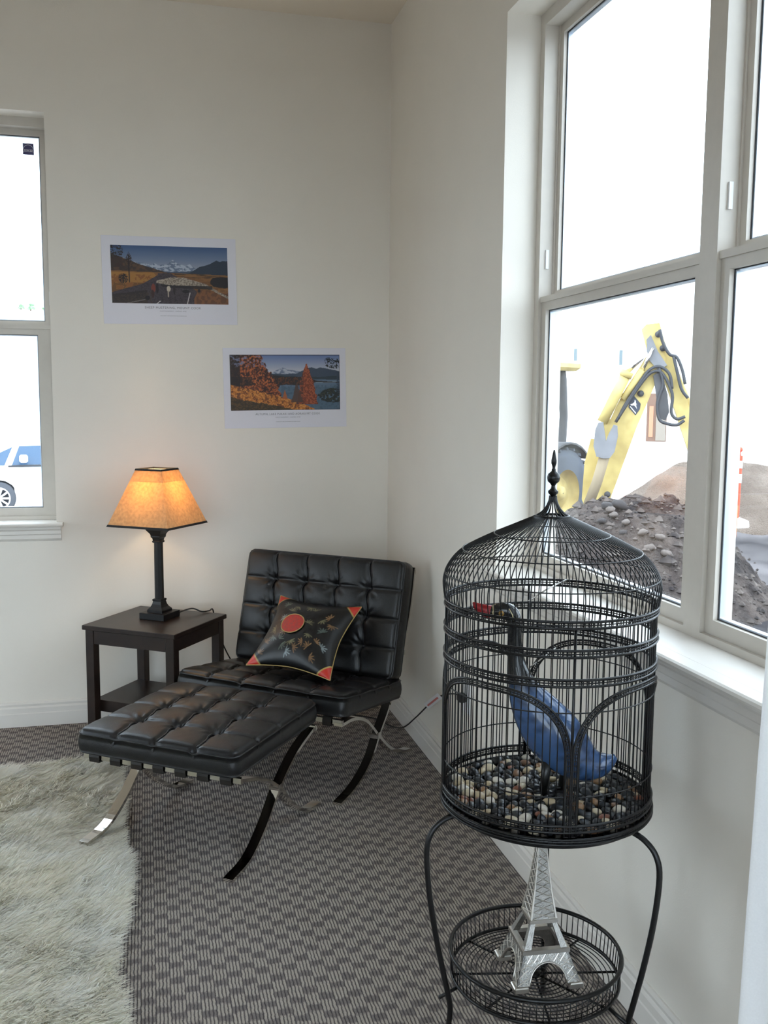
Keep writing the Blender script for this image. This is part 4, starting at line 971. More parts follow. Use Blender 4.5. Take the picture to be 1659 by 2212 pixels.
# ================================================================== LATTICE TOWER ORNAMENT IN THE BASKET
def tower():
    zb = ZBt+.003; c0 = AX+RV*-.004+Vector((0, 0, zb)); rz = math.radians(-4)
    t = thing('tower_ornament', 'silver metal lattice tower ornament standing in the basket under the cage', 'ornament', tuple(c0), rz)
    sil = mat('cast_silver', (.40, .39, .37), .34, 1., noise=.12, nscale=70, bump=.6, bscale=330)
    rib = mat('polished_silver', (.70, .67, .62), .34, 1.)
    def lvl(h, z): return [(-h, -h, z), (h, -h, z), (h, h, z), (-h, h, z)]
    # half widths by height
    hw = lambda z: float(np.interp(z, [0, .012, .072, .080, .130, .138, .20, .26, .32, .372], [.0755, .072, .0505, .0490, .0300, .0285, .0190, .0125, .0075, .004]))
    def face(k): return Matrix.Rotation(k*PI/2, 4, 'Z')
    # lower storey: four arched panels leaning inwards
    for k in range(4):
        o_ = []; a0, a1 = .012, .072
        pts = [(-hw(a0), a0), (-hw(a1), a1), (hw(a1), a1), (hw(a0), a0)]
        n = 15; arc = [(.0420*math.cos(a)*(1.0), a0+.0420*math.sin(a)*1.02) for a in np.linspace(0, PI, n)]
        outer = [(hw(a0), a0)]+[(hw(a0)+(hw(a1)-hw(a0))*q, a0+(a1-a0)*q) for q in (.25, .5, .75)]+[(hw(a1)*q, a1) for q in (1, .66, .33, 0, -.33, -.66, -1)]+[(-hw(a0)-(hw(a1)-hw(a0))*q, a0+(a1-a0)*q) for q in (.75, .5, .25)]+[(-hw(a0), a0)]
        mb = MB()
        def Y(z, th): return -hw(z)+th
        vs = []; 
        for th in (0, .006):
            for (x, z) in outer: vs.append((x, Y(z, th), z))
            for (x, z) in arc: vs.append((x, Y(z, th), z))
        N2 = 2*n; fs = []
        for i in range(n-1):
            fs.append((i, i+1, n+i+1, n+i)); fs.append((N2+i, N2+n+i, N2+n+i+1, N2+i+1))
            fs.append((n+i, n+i+1, N2+n+i+1, N2+n+i)); fs.append((i+1, i, N2+i, N2+i+1))
        fs.append((0, n, N2+n, N2)); fs.append((n-1, N2+n-1, N2+N2-1, N2-1))
        mb.add(vs, fs); mb.v = [tuple(face(k) @ Vector(p)) for p in mb.v]
        ap = mb.build('arch_panel', sil, t, False, False)
        mb = MB(); mb.tube([face(k) @ Vector((x, Y(z, -.0005), z)) for x, z in arc], .0019, 6); mb.build('arch_rib', rib, ap, True, False)
        mb = MB()                                    # raised cross bracing on the spandrels and piers
        for q in range(9):
            x = -.060+q*.015
            for sgn in (-1, 1):
                xa, za, xb, zz = x, .055, x+sgn*.013, .070
                if abs(xa) < hw(za) and abs(xb) < hw(zz) and math.hypot(xa, za-a0) > .044: mb.tube([face(k) @ Vector((xa, Y(za, 0), za)), face(k) @ Vector((xb, Y(zz, 0), zz))], .0011, 4)
        for s in (-1, 1):
            for q in range(3):
                z_ = .014+q*.015; xi = .044 if z_ < .03 else math.sqrt(max(.0001, .044**2-(z_-a0)**2))
                mb.tube([face(k) @ Vector((s*xi, Y(z_, 0), z_)), face(k) @ Vector((s*(hw(z_+.014)-.002), Y(z_+.014, 0), z_+.014))], .0011, 4)
                mb.tube([face(k) @ Vector((s*(hw(z_)-.002), Y(z_, 0), z_)), face(k) @ Vector((s*xi, Y(z_+.014, 0), z_+.014))], .0011, 4)
        mb.build('bracing', rib, ap, False, False)
    for sx in (-1, 1):
        for sy in (-1, 1):
            cx_, cy_ = sx*.0620, sy*.0620
            MB().bevbox((cx_-.0165, cy_-.0165, 0), (cx_+.0165, cy_+.0165, .013), .002).build('foot_plinth', rib, t, False, False)
    def platform(z0, z1, h, nm):
        mb = MB(); i_ = h*.74                          # open square frame
        for k in range(4):
            mb.loft([[tuple(face(k) @ Vector(p)) for p in ((-h, -h, z0), (h, -h, z0), (h, -h, z1), (-h, -h, z1))], [tuple(face(k) @ Vector(p)) for p in ((-i_, -i_, z0), (i_, -i_, z0), (i_, -i_, z1), (-i_, -i_, z1))]], True, True)
        return mb.build(nm, rib, t, False, False)
    platform(.072, .081, .0535, 'platform')
    for sx in (-1, 1):                              # middle storey legs
        for sy in (-1, 1):
            a, b_ = .0490, .0295; w0, w1 = .0155, .0105
            MB().loft([[(sx*(a-i*w0), sy*(a-j*w0), .081) for i, j in ((0, 0), (1, 0), (1, 1), (0, 1))], [(sx*(b_-i*w1), sy*(b_-j*w1), .130) for i, j in ((0, 0), (1, 0), (1, 1), (0, 1))]]).build('middle_leg', sil, t, False, False)
    platform(.130, .138, .0320, 'platform')
    zs = np.linspace(.138, .372, 16)
    sp = MB().loft([lvl(hw(z), z) for z in zs]).build('spire', sil, t, False, False)
    for k in range(4):
        mb = MB()
        for i in range(len(zs)-1):
            z0_, z1_ = zs[i], zs[i+1]
            for s in (-1, 1): mb.tube([face(k) @ Vector((s*(hw(z0_)-.002), -hw(z0_)-.0002, z0_)), face(k) @ Vector((-s*(hw(z1_)-.002), -hw(z1_)-.0002, z1_))], .0010, 4)
        mb.build('lattice', rib, sp, False, False)
        mb = MB(); mb.tube([face(k) @ Vector((hw(z), -hw(z), z)) for z in zs], [max(.0012, hw(z)*.12) for z in zs], 5); mb.build('corner_rib', rib, sp, False, False)
    MB().lathe([(.004, .372), (.0065, .374), (.0065, .378), (.003, .380), (.002, .386), (.0006, .392)], 10).build('lantern', rib, t, True, False)
tower()

# ================================================================== WHITE CURTAIN AT THE RIGHT
def curtain():
    c = thing('curtain', 'white cloth curtain hanging beside the window above the right wall baseboard', 'curtain', (1.04, 1.25, .02))
    nu, nv = 90, 60; U, V = np.meshgrid(np.linspace(0, 1, nu), np.linspace(0, 1, nv), indexing='ij')
    z = .02+V*2.93
    ytop = 1.420; flare = .030*(1-np.clip(V*2.6, 0, 1))
    Y = (ytop+flare)-U*(.42+flare)+.004*np.sin(V*70)*np.exp(-U*30)
    X = 1.035+.030*np.sin(U*2*PI*5.5+1.2)*(.7+.3*np.cos(3*V))
    o = ORG[c.name]
    me = gridmesh('cloth', X-o.x, Y-o.y, z-o.z)
    link('cloth', me, translucent_mat('white_voile', (.90, .90, .90), (.9, .9, .92), .5, 300, .02), c)
    MB().tube([(1.035, .6, 2.965), (1.035, 1.55, 2.965)], .010, 10).build('rod', mat('rod_nickel', (.5, .5, .5), .3, 1.), c, True)
    for y in (.64, 1.50): MB().tube([(1.035, y, 2.965), (BX-.001, y, 2.965)], .008, 8).build('rod_bracket', MATS['rod_nickel'], c, True)
curtain()

# ================================================================== OUTSIDE
SOIL = mat('dark_soil', srgb(42, 38, 39), .95, col2=srgb(84, 75, 71), nscale=3.2, bump=1., bscale=14, spec=.1)
def terrain():
    # polar grid spreading away from the house corner, seen through both windows
    G = -.62
    th = np.radians(np.concatenate([np.linspace(-24, 80, 200), np.linspace(84, 336, 64)])); rr = np.concatenate([[.5, 1.5, 3, 4.2], 5.2*(70/5.2)**np.linspace(0, 1, 150)])
    T, R_ = np.meshgrid(th, rr, indexing='ij'); X = R_*np.sin(T); Y = R_*np.cos(T)
    TD = np.degrees(T); Z = np.full_like(X, G)-.33*np.where(TD > 84, 0, np.clip((10-TD)/20, 0, 1))*np.clip((R_-6)/6, 0, 1)
    rough = np.clip((TD-12)/8, 0, 1)*np.clip((90-TD)/8, 0, 1)*np.clip((24-R_)/8, 0, 1)*np.clip((R_-4)/2, 0, 1)
    Z = Z+rough*(.28*(fbm(X+40, Y+40, 51, 5, .8)-.5)+.10*(fbm(X+40, Y+40, 52, 3, 4)-.5))
    Z = np.where((X < BX+WT+.1) & (Y < BY+WT+.1), Z-.05, Z)
    me = gridmesh('ground', X, Y, Z); me.flip_normals() if me.polygons[0].normal.z < 0 else None
    nn_ = fbm(X+40, Y+40, 53, 4, 1.2)[..., None]; sc_ = np.clip(.5+(nn_-.5)*3, 0, 1)
    dirt = np.array(srgb(46, 43, 46))*(1-sc_)+np.array(srgb(104, 99, 100))*sc_; pav = np.array(srgb(206, 203, 198))
    kk = np.clip((R_-(20.5+1.5*nn_[..., 0]))/1.5, 0, 1)*(TD < 84)
    kk = np.maximum(kk, np.clip((8-TD)/4, 0, 1)*np.clip((R_-7)/2, 0, 1)*(TD < 84))
    patio = (X > BX+WT) & (X < 5.0) & (Y < 2.6) & (Y > -3) & (TD > 40); kk = np.maximum(kk, patio)[..., None]
    setcol(me, (dirt*(1-kk)+pav*kk).reshape(-1, 3))
    o = link('ground', me, attr_mat('site_ground', .95, .1, .8, 14)); struct(o)
    def mound(label, cx, cy, fn, m, nu=110, ext=4.0, name='dirt_mound'):
        g = np.linspace(-ext, ext, nu); A, B = np.meshgrid(g, g, indexing='ij')
        Hh = fn(A, B); Z2 = G-.12+Hh
        me2 = gridmesh(name, A+0*B, B+0*A, Z2); me2.flip_normals() if me2.polygons[0].normal.z < 0 else None
        bmm = bmesh.new(); bmm.from_mesh(me2); bmesh.ops.delete(bmm, geom=[v_ for v_ in bmm.verts if v_.co.z < G-.10], context='VERTS'); bmm.to_mesh(me2); bmm.free()
        ob = link(name, me2, m); ob.location = (cx, cy, 0); ob.rotation_euler = (0, 0, -math.atan2(cx, cy))
        return tag(ob, label, 'mound')
    c1 = at(1375, 1120, 10.8)
    f1 = lambda A, B: (1.12+.34*(fbm(A+20, B+20, 61, 5, 1.6)-.5))*np.exp(-((A/1.25)**2+(B/1.5)**2)**1.7)+.26*(fbm(A+20, B+20, 62, 5, 5)-.5)*np.exp(-((A/2.0)**2+(B/2.2)**2)**2)
    mound('dark lumpy dirt mound in front of the backhoe', c1.x, c1.y, f1, SOIL, 200, 2.7)
    c2 = at(1640, 1000, 18.5)
    def f2(A, B):
        prof = np.interp(A, [-4.6, -3.1, -2.5, -1.35, -.6, .4, 1.2, 3.5], [0, .05, .42, 1.20, 1.30, 1.12, 1.25, 1.1])
        dep = np.clip(1-np.abs(B)/2.2, 0, 1)**.8
        return prof*dep+.10*(fbm(A+30, B+30, 63, 4, 2.5)-.5)*np.clip(prof*3, 0, 1)
    mound('tall tan gravel pile behind the orange traffic post', c2.x, c2.y, f2, mat('tan_gravel', srgb(116, 102, 92), .95, col2=srgb(142, 128, 117), nscale=1.6, bump=1., bscale=40, spec=.1), 120, 4.7, 'gravel_pile')
    r_ = random.Random(12); stone = []
    for v in range(4):
        mb = MB(); mb.sphere((0, 0, 0), 1, 8, 6); q = random.Random(v); mb.v = [(p[0]*q.uniform(.8, 1.15), p[1]*q.uniform(.8, 1.1), p[2]*q.uniform(.7, 1)) for p in mb.v]; me3 = mb.mesh('rock', True)
        me3.materials.append(mat('site_rock_%d' % (v % 2), [srgb(52, 48, 49), srgb(96, 87, 82)][v % 2], .9, noise=.2, nscale=3)); stone.append(me3)
    for (px, py, s, v) in ((1310, 1092, .13, 0), (1338, 1090, .15, 2), (1318, 1100, .11, 1), (1325, 1112, .10, 3), (1352, 1128, .09, 1), (1388, 1150, .10, 3), (1345, 1150, .08, 0), (1425, 1160, .10, 1), (1402, 1182, .09, 3), (1440, 1196, .11, 1), (1380, 1205, .07, 2), (1300, 1125, .09, 2)):
        d = ray(px, py); best = None; h = math.hypot(d.x, d.y)
        for dist in np.arange(7.0, 16, .04):
            p = Vector((0, 0, CAMH))+d*(dist/h); q = Vector((p.x-c1.x, p.y-c1.y)); a = -math.atan2(c1.x, c1.y)
            A_ = q.x*math.cos(a)+q.y*math.sin(a); B_ = -q.x*math.sin(a)+q.y*math.cos(a)
            zz = G-.12+float(f1(np.array([[A_]]), np.array([[B_]]))[0, 0]); zz = max(zz, G)
            if p.z <= zz+s*.4: best = p; break
        if best is None: continue
        o = bpy.data.objects.new('rock', stone[v]); COL.objects.link(o); s *= .62; o.location = best; o.scale = (s, s*.8, s*.62); o.rotation_euler = (r_.uniform(-.3, .3), r_.uniform(-.3, .3), r_.uniform(0, 6))
        tag(o, 'rounded %s rock half sunk in the dark dirt mound' % ('grey' if v % 2 == 0 else 'pale tan'), 'rock', 'rocks on the dirt mound')
    # loose clods and stones over the near soil: uncountable, one object
    q = np.random.default_rng(77); mb = MB(); oct_ = [(1, 0, 0), (-1, 0, 0), (0, 1, 0), (0, -1, 0), (0, 0, 1), (0, 0, -1)]; of_ = [(0, 2, 4), (2, 1, 4), (1, 3, 4), (3, 0, 4), (2, 0, 5), (1, 2, 5), (3, 1, 5), (0, 3, 5)]
    a1 = -math.atan2(c1.x, c1.y)
    for k in range(2600):
        if k % 4:
            A_, B_ = q.uniform(-1.7, 1.7), q.uniform(-1.9, .6); zz = G-.12+float(f1(np.array([[A_]]), np.array([[B_]]))[0, 0])
            X_ = c1.x+A_*math.cos(a1)-B_*math.sin(a1); Y_ = c1.y+A_*math.sin(a1)+B_*math.cos(a1)
            if zz < G-.02: continue
        else:
            t_ = math.radians(q.uniform(20, 44)); r__ = q.uniform(8, 15); X_, Y_ = r__*math.sin(t_), r__*math.cos(t_)
            zz = G+float(.28*(fbm(np.array([X_+40]), np.array([Y_+40]), 51, 5, .8)[0]-.5)+.10*(fbm(np.array([X_+40]), np.array([Y_+40]), 52, 3, 4)[0]-.5))
        s_ = .022*math.exp(q.normal(0, .55)); jit = 1+.35*(q.random((6, 3))-.5)
        mb.add([(X_+p[0]*s_*jit[i][0], Y_+p[1]*s_*jit[i][1], zz+p[2]*s_*.75*jit[i][2]) for i, p in enumerate(oct_)], of_)
    cl = mb.build('soil_clods', mat('clod_soil', srgb(48, 44, 45), .95, col2=srgb(104, 95, 90), nscale=5, spec=.1)); tag(cl, 'loose small clods and stones strewn over the dark soil', 'soil', kind='stuff')
    return G
G0 = terrain()

# ---- backhoe
def backhoe():
    D0 = 14.2
    ctr = at(1330, 1100, D0); nb = Vector((ctr.x, ctr.y, 0)).normalized(); rb = Vector((nb.y, -nb.x, 0))
    t = thing('backhoe', 'yellow backhoe loader with raised arm standing on the dirt outside', 'backhoe', (ctr.x, ctr.y, G0))
    yel = mat('backhoe_yellow', srgb(210, 189, 122), .55, col2=srgb(178, 155, 96), nscale=3.5, spec=.3)
    grey = mat('backhoe_grey', srgb(122, 122, 126), .6, noise=.15, nscale=5); dark = mat('backhoe_dark', srgb(66, 66, 70), .6, noise=.2, nscale=6)
    rubber = mat('tractor_rubber', srgb(78, 84, 96), .85, noise=.12, nscale=5); hose = mat('hose_black', srgb(52, 54, 60), .6)
    def q(px, py, dep=0.0):                         # pixel -> point in the arm plane (plus a depth offset along the view)
        d = ray(px, py); tt = (ctr.dot(nb)+dep)/d.dot(nb); return Vector((0, 0, CAMH))+d*tt
    def plate(name, poly, d0, d1, m, par=None):
        mb = MB(); A = [q(*p) for p in poly]
        mb.loft([[tuple(a+nb*d0) for a in A], [tuple(a+nb*d1) for a in A]]); return mb.build(name, m, par or t)
    boom = plate('boom', [(1283, 1092), (1300, 1098), (1313, 1090), (1330, 1045), (1352, 985), (1374, 925), (1404, 855), (1424, 808), (1438, 775), (1424, 752), (1404, 756), (1384, 790), (1350, 842), (1330, 880), (1312, 920), (1298, 975), (1288, 1035)], -.14, .14, yel)
    stick = plate('dipper_stick', [(1386, 712), (1396, 702), (1424, 699), (1434, 735), (1446, 768), (1456, 772), (1480, 850), (1500, 930), (1515, 1000), (1496, 1005), (1478, 950), (1458, 890), (1440, 838), (1424, 800), (1408, 775), (1396, 752), (1390, 728)], -.11, .11, yel)
    plate('bucket_link', [(1410, 812), (1426, 800), (1440, 850), (1444, 890), (1436, 908), (1424, 904), (1418, 880), (1416, 850)], -.20, -.12, dark)
    plate('elbow_plate', [(1396, 735), (1405, 725), (1420, 760), (1440, 790), (1420, 800), (1398, 775)], -.17, .17, grey)
    # curled bucket behind the mullion
    bk = [q(1500, 985), q(1530, 1000), q(1545, 1050), q(1520, 1090), q(1490, 1085), q(1505, 1050)]
    MB().loft([[tuple(a+nb*-.3) for a in bk], [tuple(a+nb*.3) for a in bk]]).build('bucket', dark, t)
    # hydraulic rams
    def cyl_(name, a, b, r, m, seg=14): return MB().tube([a, b], r, seg).build(name, m, t, True)
    c1 = cyl_('boom_ram', q(1301, 912, -.22), q(1354, 806, -.22), .075, yel)
    MB().tube([q(1350, 814, -.22), q(1356, 802, -.22)], .090, 14).build('ram_collar', yel, c1, True)
    MB().tube([q(1354, 804, -.22), q(1398, 762, -.22)], .035, 10).build('ram_rod', CHROME, c1, True)
    c2 = cyl_('stick_ram', q(1345, 862, -.19), q(1388, 800, -.19), .045, yel); MB().tube([q(1388, 800, -.19), q(1410, 752, -.19)], .025, 10).build('ram_rod', CHROME, c2, True)
    cyl_('bucket_ram', q(1446, 775, .0), q(1498, 900, .0), .050, yel)
    for pts in ([(1335, 905), (1352, 872), (1380, 830), (1402, 800), (1425, 792), (1446, 808), (1452, 840)], [(1330, 912), (1350, 880), (1378, 838), (1405, 806), (1430, 806), (1452, 850), (1450, 890), (1462, 905), (1480, 900)], [(1424, 795), (1432, 830), (1420, 870), (1424, 905), (1440, 915), (1462, 918), (1478, 908)], [(1455, 770), (1462, 800), (1472, 840), (1486, 860)], [(1425, 712), (1432, 740), (1446, 765), (1462, 772), (1474, 800), (1480, 830)]):
        MB().tube(catmull([q(a, b, -.22) for a, b in pts], 5), .022, 7).build('hose', hose, t, True)
    for px, py in ((1384, 850), (1422, 722), (1432, 752), (1312, 1068)): MB().tube([q(px, py, -.17), q(px, py, -.13)], .045, 12).build('pin', dark, t, True)
    # swing post, stabilizer
    plate('swing_tower', [(1262, 1000), (1276, 948), (1292, 950), (1300, 1010), (1290, 1090), (1268, 1110), (1256, 1080)], .10, .50, yel)
    plate('mounting_bracket', [(1300, 905), (1330, 905), (1332, 925), (1318, 950), (1302, 950)], -.16, -.02, yel)
    plate('stabilizer_pad', [(1288, 925), (1294, 912), (1304, 910), (1308, 934), (1310, 950), (1316, 934), (1326, 916), (1334, 918), (1335, 940), (1328, 972), (1318, 985), (1306, 986), (1290, 982), (1284, 960)], -.55, -.40, grey)
    MB().tube([q(1306, 985, -.46), q(1290, 1040, -.42), q(1268, 1098, -.36)], .075, 8).build('stabilizer_arm', mat('dusty_brown', srgb(150, 134, 110), .8), t, True)
    # emblem: dark shield with a leaping animal and a bar
    sh = [(1369, 854), (1384, 872), (1382, 884), (1373, 897), (1358, 880), (1359, 872)]
    A = [q(*p, -.143) for p in sh]
    em = MB().loft([[tuple(a) for a in A], [tuple(a-nb*.004) for a in A]]).build('emblem', mat('emblem_slate', srgb(44, 52, 70), .5), t)
    wh = mat('emblem_white', (.85, .85, .85), .5)
    deer = [(1361.5, 873.5), (1366, 872), (1370.5, 869), (1371, 863.5), (1373.5, 866), (1373.5, 870), (1376, 874.5), (1373.5, 873), (1375, 880), (1376, 884), (1373, 879), (1369.5, 875.5), (1364, 876)]
    A = [q(*p, -.149) for p in deer]; MB().loft([[tuple(a) for a in A], [tuple(a-nb*.003) for a in A]]).build('leaping_deer_mark', wh, em)
    A = [q(*p, -.149) for p in ((1360.5, 878.5), (1362, 877.5), (1374, 892), (1373, 894))]; MB().loft([[tuple(a) for a in A], [tuple(a-nb*.003) for a in A]]).build('bar_mark', wh, em)
    # tractor part: forward direction points away and to the left
    fwd = (rb*-.48-nb*.877).normalized(); axl = (rb*.877-nb*.48).normalized()         # axle, out of the near wheel face
    wc = q(1196, 1064, 1.15)
    T0 = Matrix(((fwd.x, axl.x, 0, wc.x), (fwd.y, axl.y, 0, wc.y), (fwd.z, axl.z, 1, wc.z), (0, 0, 0, 1)))   # x fwd, y out of near wheel, z up
    def wheel(name, x, y, R, wdt, z=0):
        M = T0 @ Matrix.Translation((x, y, z)) @ Matrix.Rotation(PI/2, 4, 'X')     # lathe axis -> y
        tire = MB().lathe([(R*.52, -wdt/2), (R*.80, -wdt/2), (R*.95, -wdt*.46), (R*.97, -wdt*.3), (R*.97, wdt*.3), (R*.95, wdt*.46), (R*.80, wdt/2), (R*.52, wdt/2)], 40, (0, 0, 0), M, caps=False).build(name, rubber, t, True)
        lug = MB()
        for k in range(22):
            for s in (-1, 1):
                Mr = M @ Matrix.Rotation(2*PI*(k+.25*s)/22, 4, 'Z')
                lug.loft([[(R*.955, 0.02*s, s*.01), (R*.955, .07, s*.01), (R*1.01, .06, s*.01), (R*1.01, .03, s*.01)], [(R*.93, .12, s*wdt*.5), (R*.93, .17, s*wdt*.5), (R*.99, .16, s*wdt*.48), (R*.99, .13, s*wdt*.48)]], True, True, Mr)
        lug.build('lugs', rubber, tire)
        MB().lathe([(R*.54, -wdt*.5), (R*.52, -wdt*.35), (R*.50, -wdt*.2), (R*.38, -wdt*.12), (R*.34, -wdt*.22), (R*.16, -wdt*.24), (R*.14, -wdt*.34), (.01, -wdt*.36)], 32, (0, 0, 0), M, caps=False).build('rim', yel, tire, True)
        return tire
    R = .72
    wheel('rear_wheel', 0, 0, R, .48); wheel('rear_wheel', 0, -1.55, R, .48); wheel('front_wheel', 2.1, -.1, .45, .30, -.27); wheel('front_wheel', 2.1, -1.45, .45, .30, -.27)
    MB().bevbox((-.45, -1.25, -.30), (.9, -.30, .35), .05, T0).build('rear_frame', yel, t)
    MB().bevbox((.9, -1.10, -.15), (2.75, -.45, .62), .06, T0).build('hood', yel, t)
    for y in (.02, -1.57): 
        mb = MB(); ps = [(R*1.10*math.cos(a), R*1.10*math.sin(a)) for a in np.linspace(-.2, 2.4, 14)]
        mb.strip([(a, b) for a, b in ps], y-.26, y+.26, .03, T0); mb.build('fender', dark, t)
    for x, y in ((-.42, -.12), (-.42, -1.43), (.95, -.12), (.95, -1.43)):
        MB().tube([T0 @ Vector(p) for p in ((x+.12, y, .30), (x+.02, y, .75), (x, y, 1.2), (x+.06, y, 1.78), (x+.10, y, 1.92))], .07, 8).build('canopy_post', dark, t, True)
    MB().bevbox((-.62, -1.62, 1.92), (1.2, .08, 2.08), .05, T0).build('canopy', yel, t)
    MB().bevbox((-.02, -1.0, .35), (.45, -.55, .85), .05, T0).build('seat', dark, t)
backhoe()

# ---- orange and white channelizer post and a survey stake
def post():
    b = at(1580, 1133, 12.6); top = at(1598, 976, 12.6); ax = (top-b)
    t = thing('traffic_post', 'orange and white banded traffic post on a pale base by the gravel pile', 'traffic post', tuple(b))
    org_ = mat('post_orange', srgb(214, 78, 48), .6); wh = mat('post_white', (.75, .74, .74), .6)
    f = lambda k: b+ax*k
    r = lambda k: .085-.045*k
    for nm, a, c, m_ in (('post_body', .03, .58, org_), ('reflective_band', .58, .70, wh), ('post_collar', .70, .78, org_), ('reflective_band', .78, .88, wh), ('post_top', .88, .95, org_)):
        MB().tube([f(a), f(c)], [r(a)+.004*(m_ is wh), r(c)+.004*(m_ is wh)], 16).build(nm, m_, t, True, True, 40)
    MB().tube([f(.95), f(.99), f(1.02)], [.020, .016, .030], 10).build('handle', org_, t, True); MB().sphere((0, 0, 0), .034, 10, 8, Matrix.Translation(f(1.03))).build('handle_knob', org_, t, True)
    MB().lathe([(.01, -.02), (.21, -.02), (.20, .05), (.10, .09), (.01, .09)], 20, tuple(b), caps=False).build('base', wh, t, True, True, 40)
    s0 = at(1584, 1138, 11.6); s1 = at(1588, 1092, 11.6)
    o = MB().loft([[tuple(p+Vector((a*.035, c*.012, 0))) for a, c in ((-1, -1), (1, -1), (1, 1), (-1, 1))] for p in (s0-Vector((0, 0, .12)), s1)]).build('survey_stake', mat('stake_orange', srgb(222, 130, 84), .8)); tag(o, 'short orange wooden survey stake in front of the traffic post', 'stake')
    s0 = at(1344, 1100, 13.2); s1 = at(1352, 1072, 13.2)
    o = MB().tube([s0-Vector((0, 0, .1)), s1], .018, 6).build('marker_stick', mat('stick_red', srgb(190, 80, 60), .8)); tag(o, 'thin red marker stick beside the dark dirt mound', 'stake')
post()

# ---- white buildings across the site
WB = mat('white_stucco', (.78, .77, .75), .9, noise=.02, nscale=1)
def building():
    c = at(1420, 950, 44.0); nb = Vector((c.x, c.y, 0)).normalized(); rb = Vector((nb.y, -nb.x, 0)); zb = -1.0
    t = thing('building', 'white stucco building with a brown door facing the dirt lot', 'building', (c.x, c.y, zb))
    M = Matrix(((rb.x, nb.x, 0, c.x), (rb.y, nb.y, 0, c.y), (0, 0, 1, 0), (0, 0, 0, 1)))
    MB().box((-11, 0, zb), (16, 10, 7.0), M).build('wall', WB, t)
    MB().box((-11.2, -.2, 7.0), (16.2, 10.2, 7.4), M).build('parapet', WB, t)
    def L(px, py): d = ray(px, py); k = c.dot(nb)/d.dot(nb); p = Vector((0, 0, CAMH))+d*k; return (p-c).dot(rb), p.z
    br = mat('door_brown', srgb(112, 84, 70), .7); wd_ = mat('window_dark', srgb(96, 110, 116), .3); gb = glass_mat('far_glass', (.8, .85, .85))
    x0, z1 = L(1399, 850); x1, z0 = L(1438, 954)
    dr = MB().box((x0, -.08, z0), (x1, 0, z1), M).build('door', br, t)
    MB().box((x0+.10, -.12, z0+.2), (x0+.28, -.08, z1-.55), M).build('door_pane', mat('door_orange', srgb(176, 120, 92), .6), dr)
    MB().box((x0+.40, -.11, z0+.04), (x1-.03, -.08, z1-.40), M).build('door_screen', mat('door_screen_grey', srgb(132, 122, 112), .7), dr)
    for px0, py0, px1, py1 in ((1239, 752, 1256, 786), (1337, 755, 1354, 790), (1575, 735, 1596, 765)):
        a0, b1 = L(px0, py0); a1, b0 = L(px1, py1)
        w = MB().box((a0, -.06, b0), (a1, 0, b1), M).build('window', WB, t); MB().box((a0+.03, -.08, b0+.03), (a0+(a1-a0)*.45, -.06, b1-.03), M).build('pane', wd_, w)
    # glazed strip at the right: framed small lights
    a0, b1 = L(1588, 856); a1, b0 = L(1720, 908)
    w = MB().box((a0, -.05, b0), (a1, 0, b1), M).build('window_strip', mat('strip_frame', (.7, .7, .7), .6), t)
    n = 9
    for i in range(n):
        for j in range(3):
            wq = (a1-a0)/n; hq = (b1-b0)/3
            MB().box((a0+i*wq+.04, -.07, b0+j*hq+.04), (a0+(i+1)*wq-.04, -.05, b0+(j+1)*hq-.04), M).build('pane', mat('strip_pane_%d' % ((i+j) % 2), [srgb(188, 190, 182), srgb(168, 172, 176)][(i+j) % 2], .4), w)
    # second block seen through the left window
    c2 = at(-40, 900, 46.0); t2 = thing('building', 'long white building with a low parapet behind the parked car', 'building', (c2.x, c2.y, -1.2))
    M2 = Matrix.Translation((c2.x, c2.y, 0))
    zt = at(50, 775, 46).z
    MB().box((-22, 0, -1.3), (14, 8, zt-.12), M2).build('wall', WB, t2); MB().box((-22.2, -.15, zt-.12), (14.2, 8.2, zt), M2).build('parapet', mat('parapet_grey', srgb(206, 206, 204), .8), t2)
    b0_ = at(-30, 955, 30); bw = tag(MB().bevbox((b0_.x-2.2, b0_.y, -1.0), (at(29, 948, 30).x, b0_.y+.5, at(20, 938, 30).z), .05).build('block_wall', mat('tan_block', srgb(190, 170, 152), .9, noise=.1, nscale=6)), 'low tan block wall behind the parked car', 'wall')
    # shrubs on the hill beyond
    for px, py, s in ((45, 663, .26), (66, 664, .34), (99, 668, .26)):
        p = at(px, py, 60); mb = MB(); r_ = random.Random(px)
        for k in range(26):
            a, e = r_.uniform(0, 6.3), r_.uniform(0, 1); q_ = Vector((math.cos(a)*e*s*.7, math.sin(a)*e*s*.5, r_.uniform(-.3, .5)*s))
            mb.sphere(tuple(p+q_), r_.uniform(.12, .26)*s, 6, 5)
        sh = thing('shrub', {45: 'pale green round shrub on the hilltop ridge', 66: 'wide pale green shrub on the hilltop ridge', 99: 'small green shrub at the hilltop end'}[px], 'shrub', (p.x, p.y, p.z-.3*s))
        mb.build('foliage', mat('shrub_green', srgb(110, 150, 104), .9, noise=.3, nscale=4), sh, True)
        MB().tube([(p.x, p.y, p.z-.6*s), (p.x, p.y, p.z)], .06, 6).build('stem', mat('bark', srgb(100, 84, 70), .9), sh)
    hp = at(60, 672, 61); hx = np.linspace(-30, 14, 60); hy = np.linspace(0, 30, 10); A, B = np.meshgrid(hx, hy, indexing='ij')
    Zh = hp.z*(np.clip(B/6, 0, 1)) - 1.5*(1-np.clip(B/6, 0, 1))+.25*(fbm(A+50, B, 71, 3, .2)-.5)
    me = gridmesh('hillside', A+hp.x, B+hp.y-5.5, Zh); me.flip_normals() if me.polygons[0].normal.z < 0 else None
    tag(link('hillside', me, mat('pale_hill', srgb(214, 206, 190), .9, noise=.04, nscale=.5)), 'pale bare hillside rising behind the long white building', 'hillside')
building()

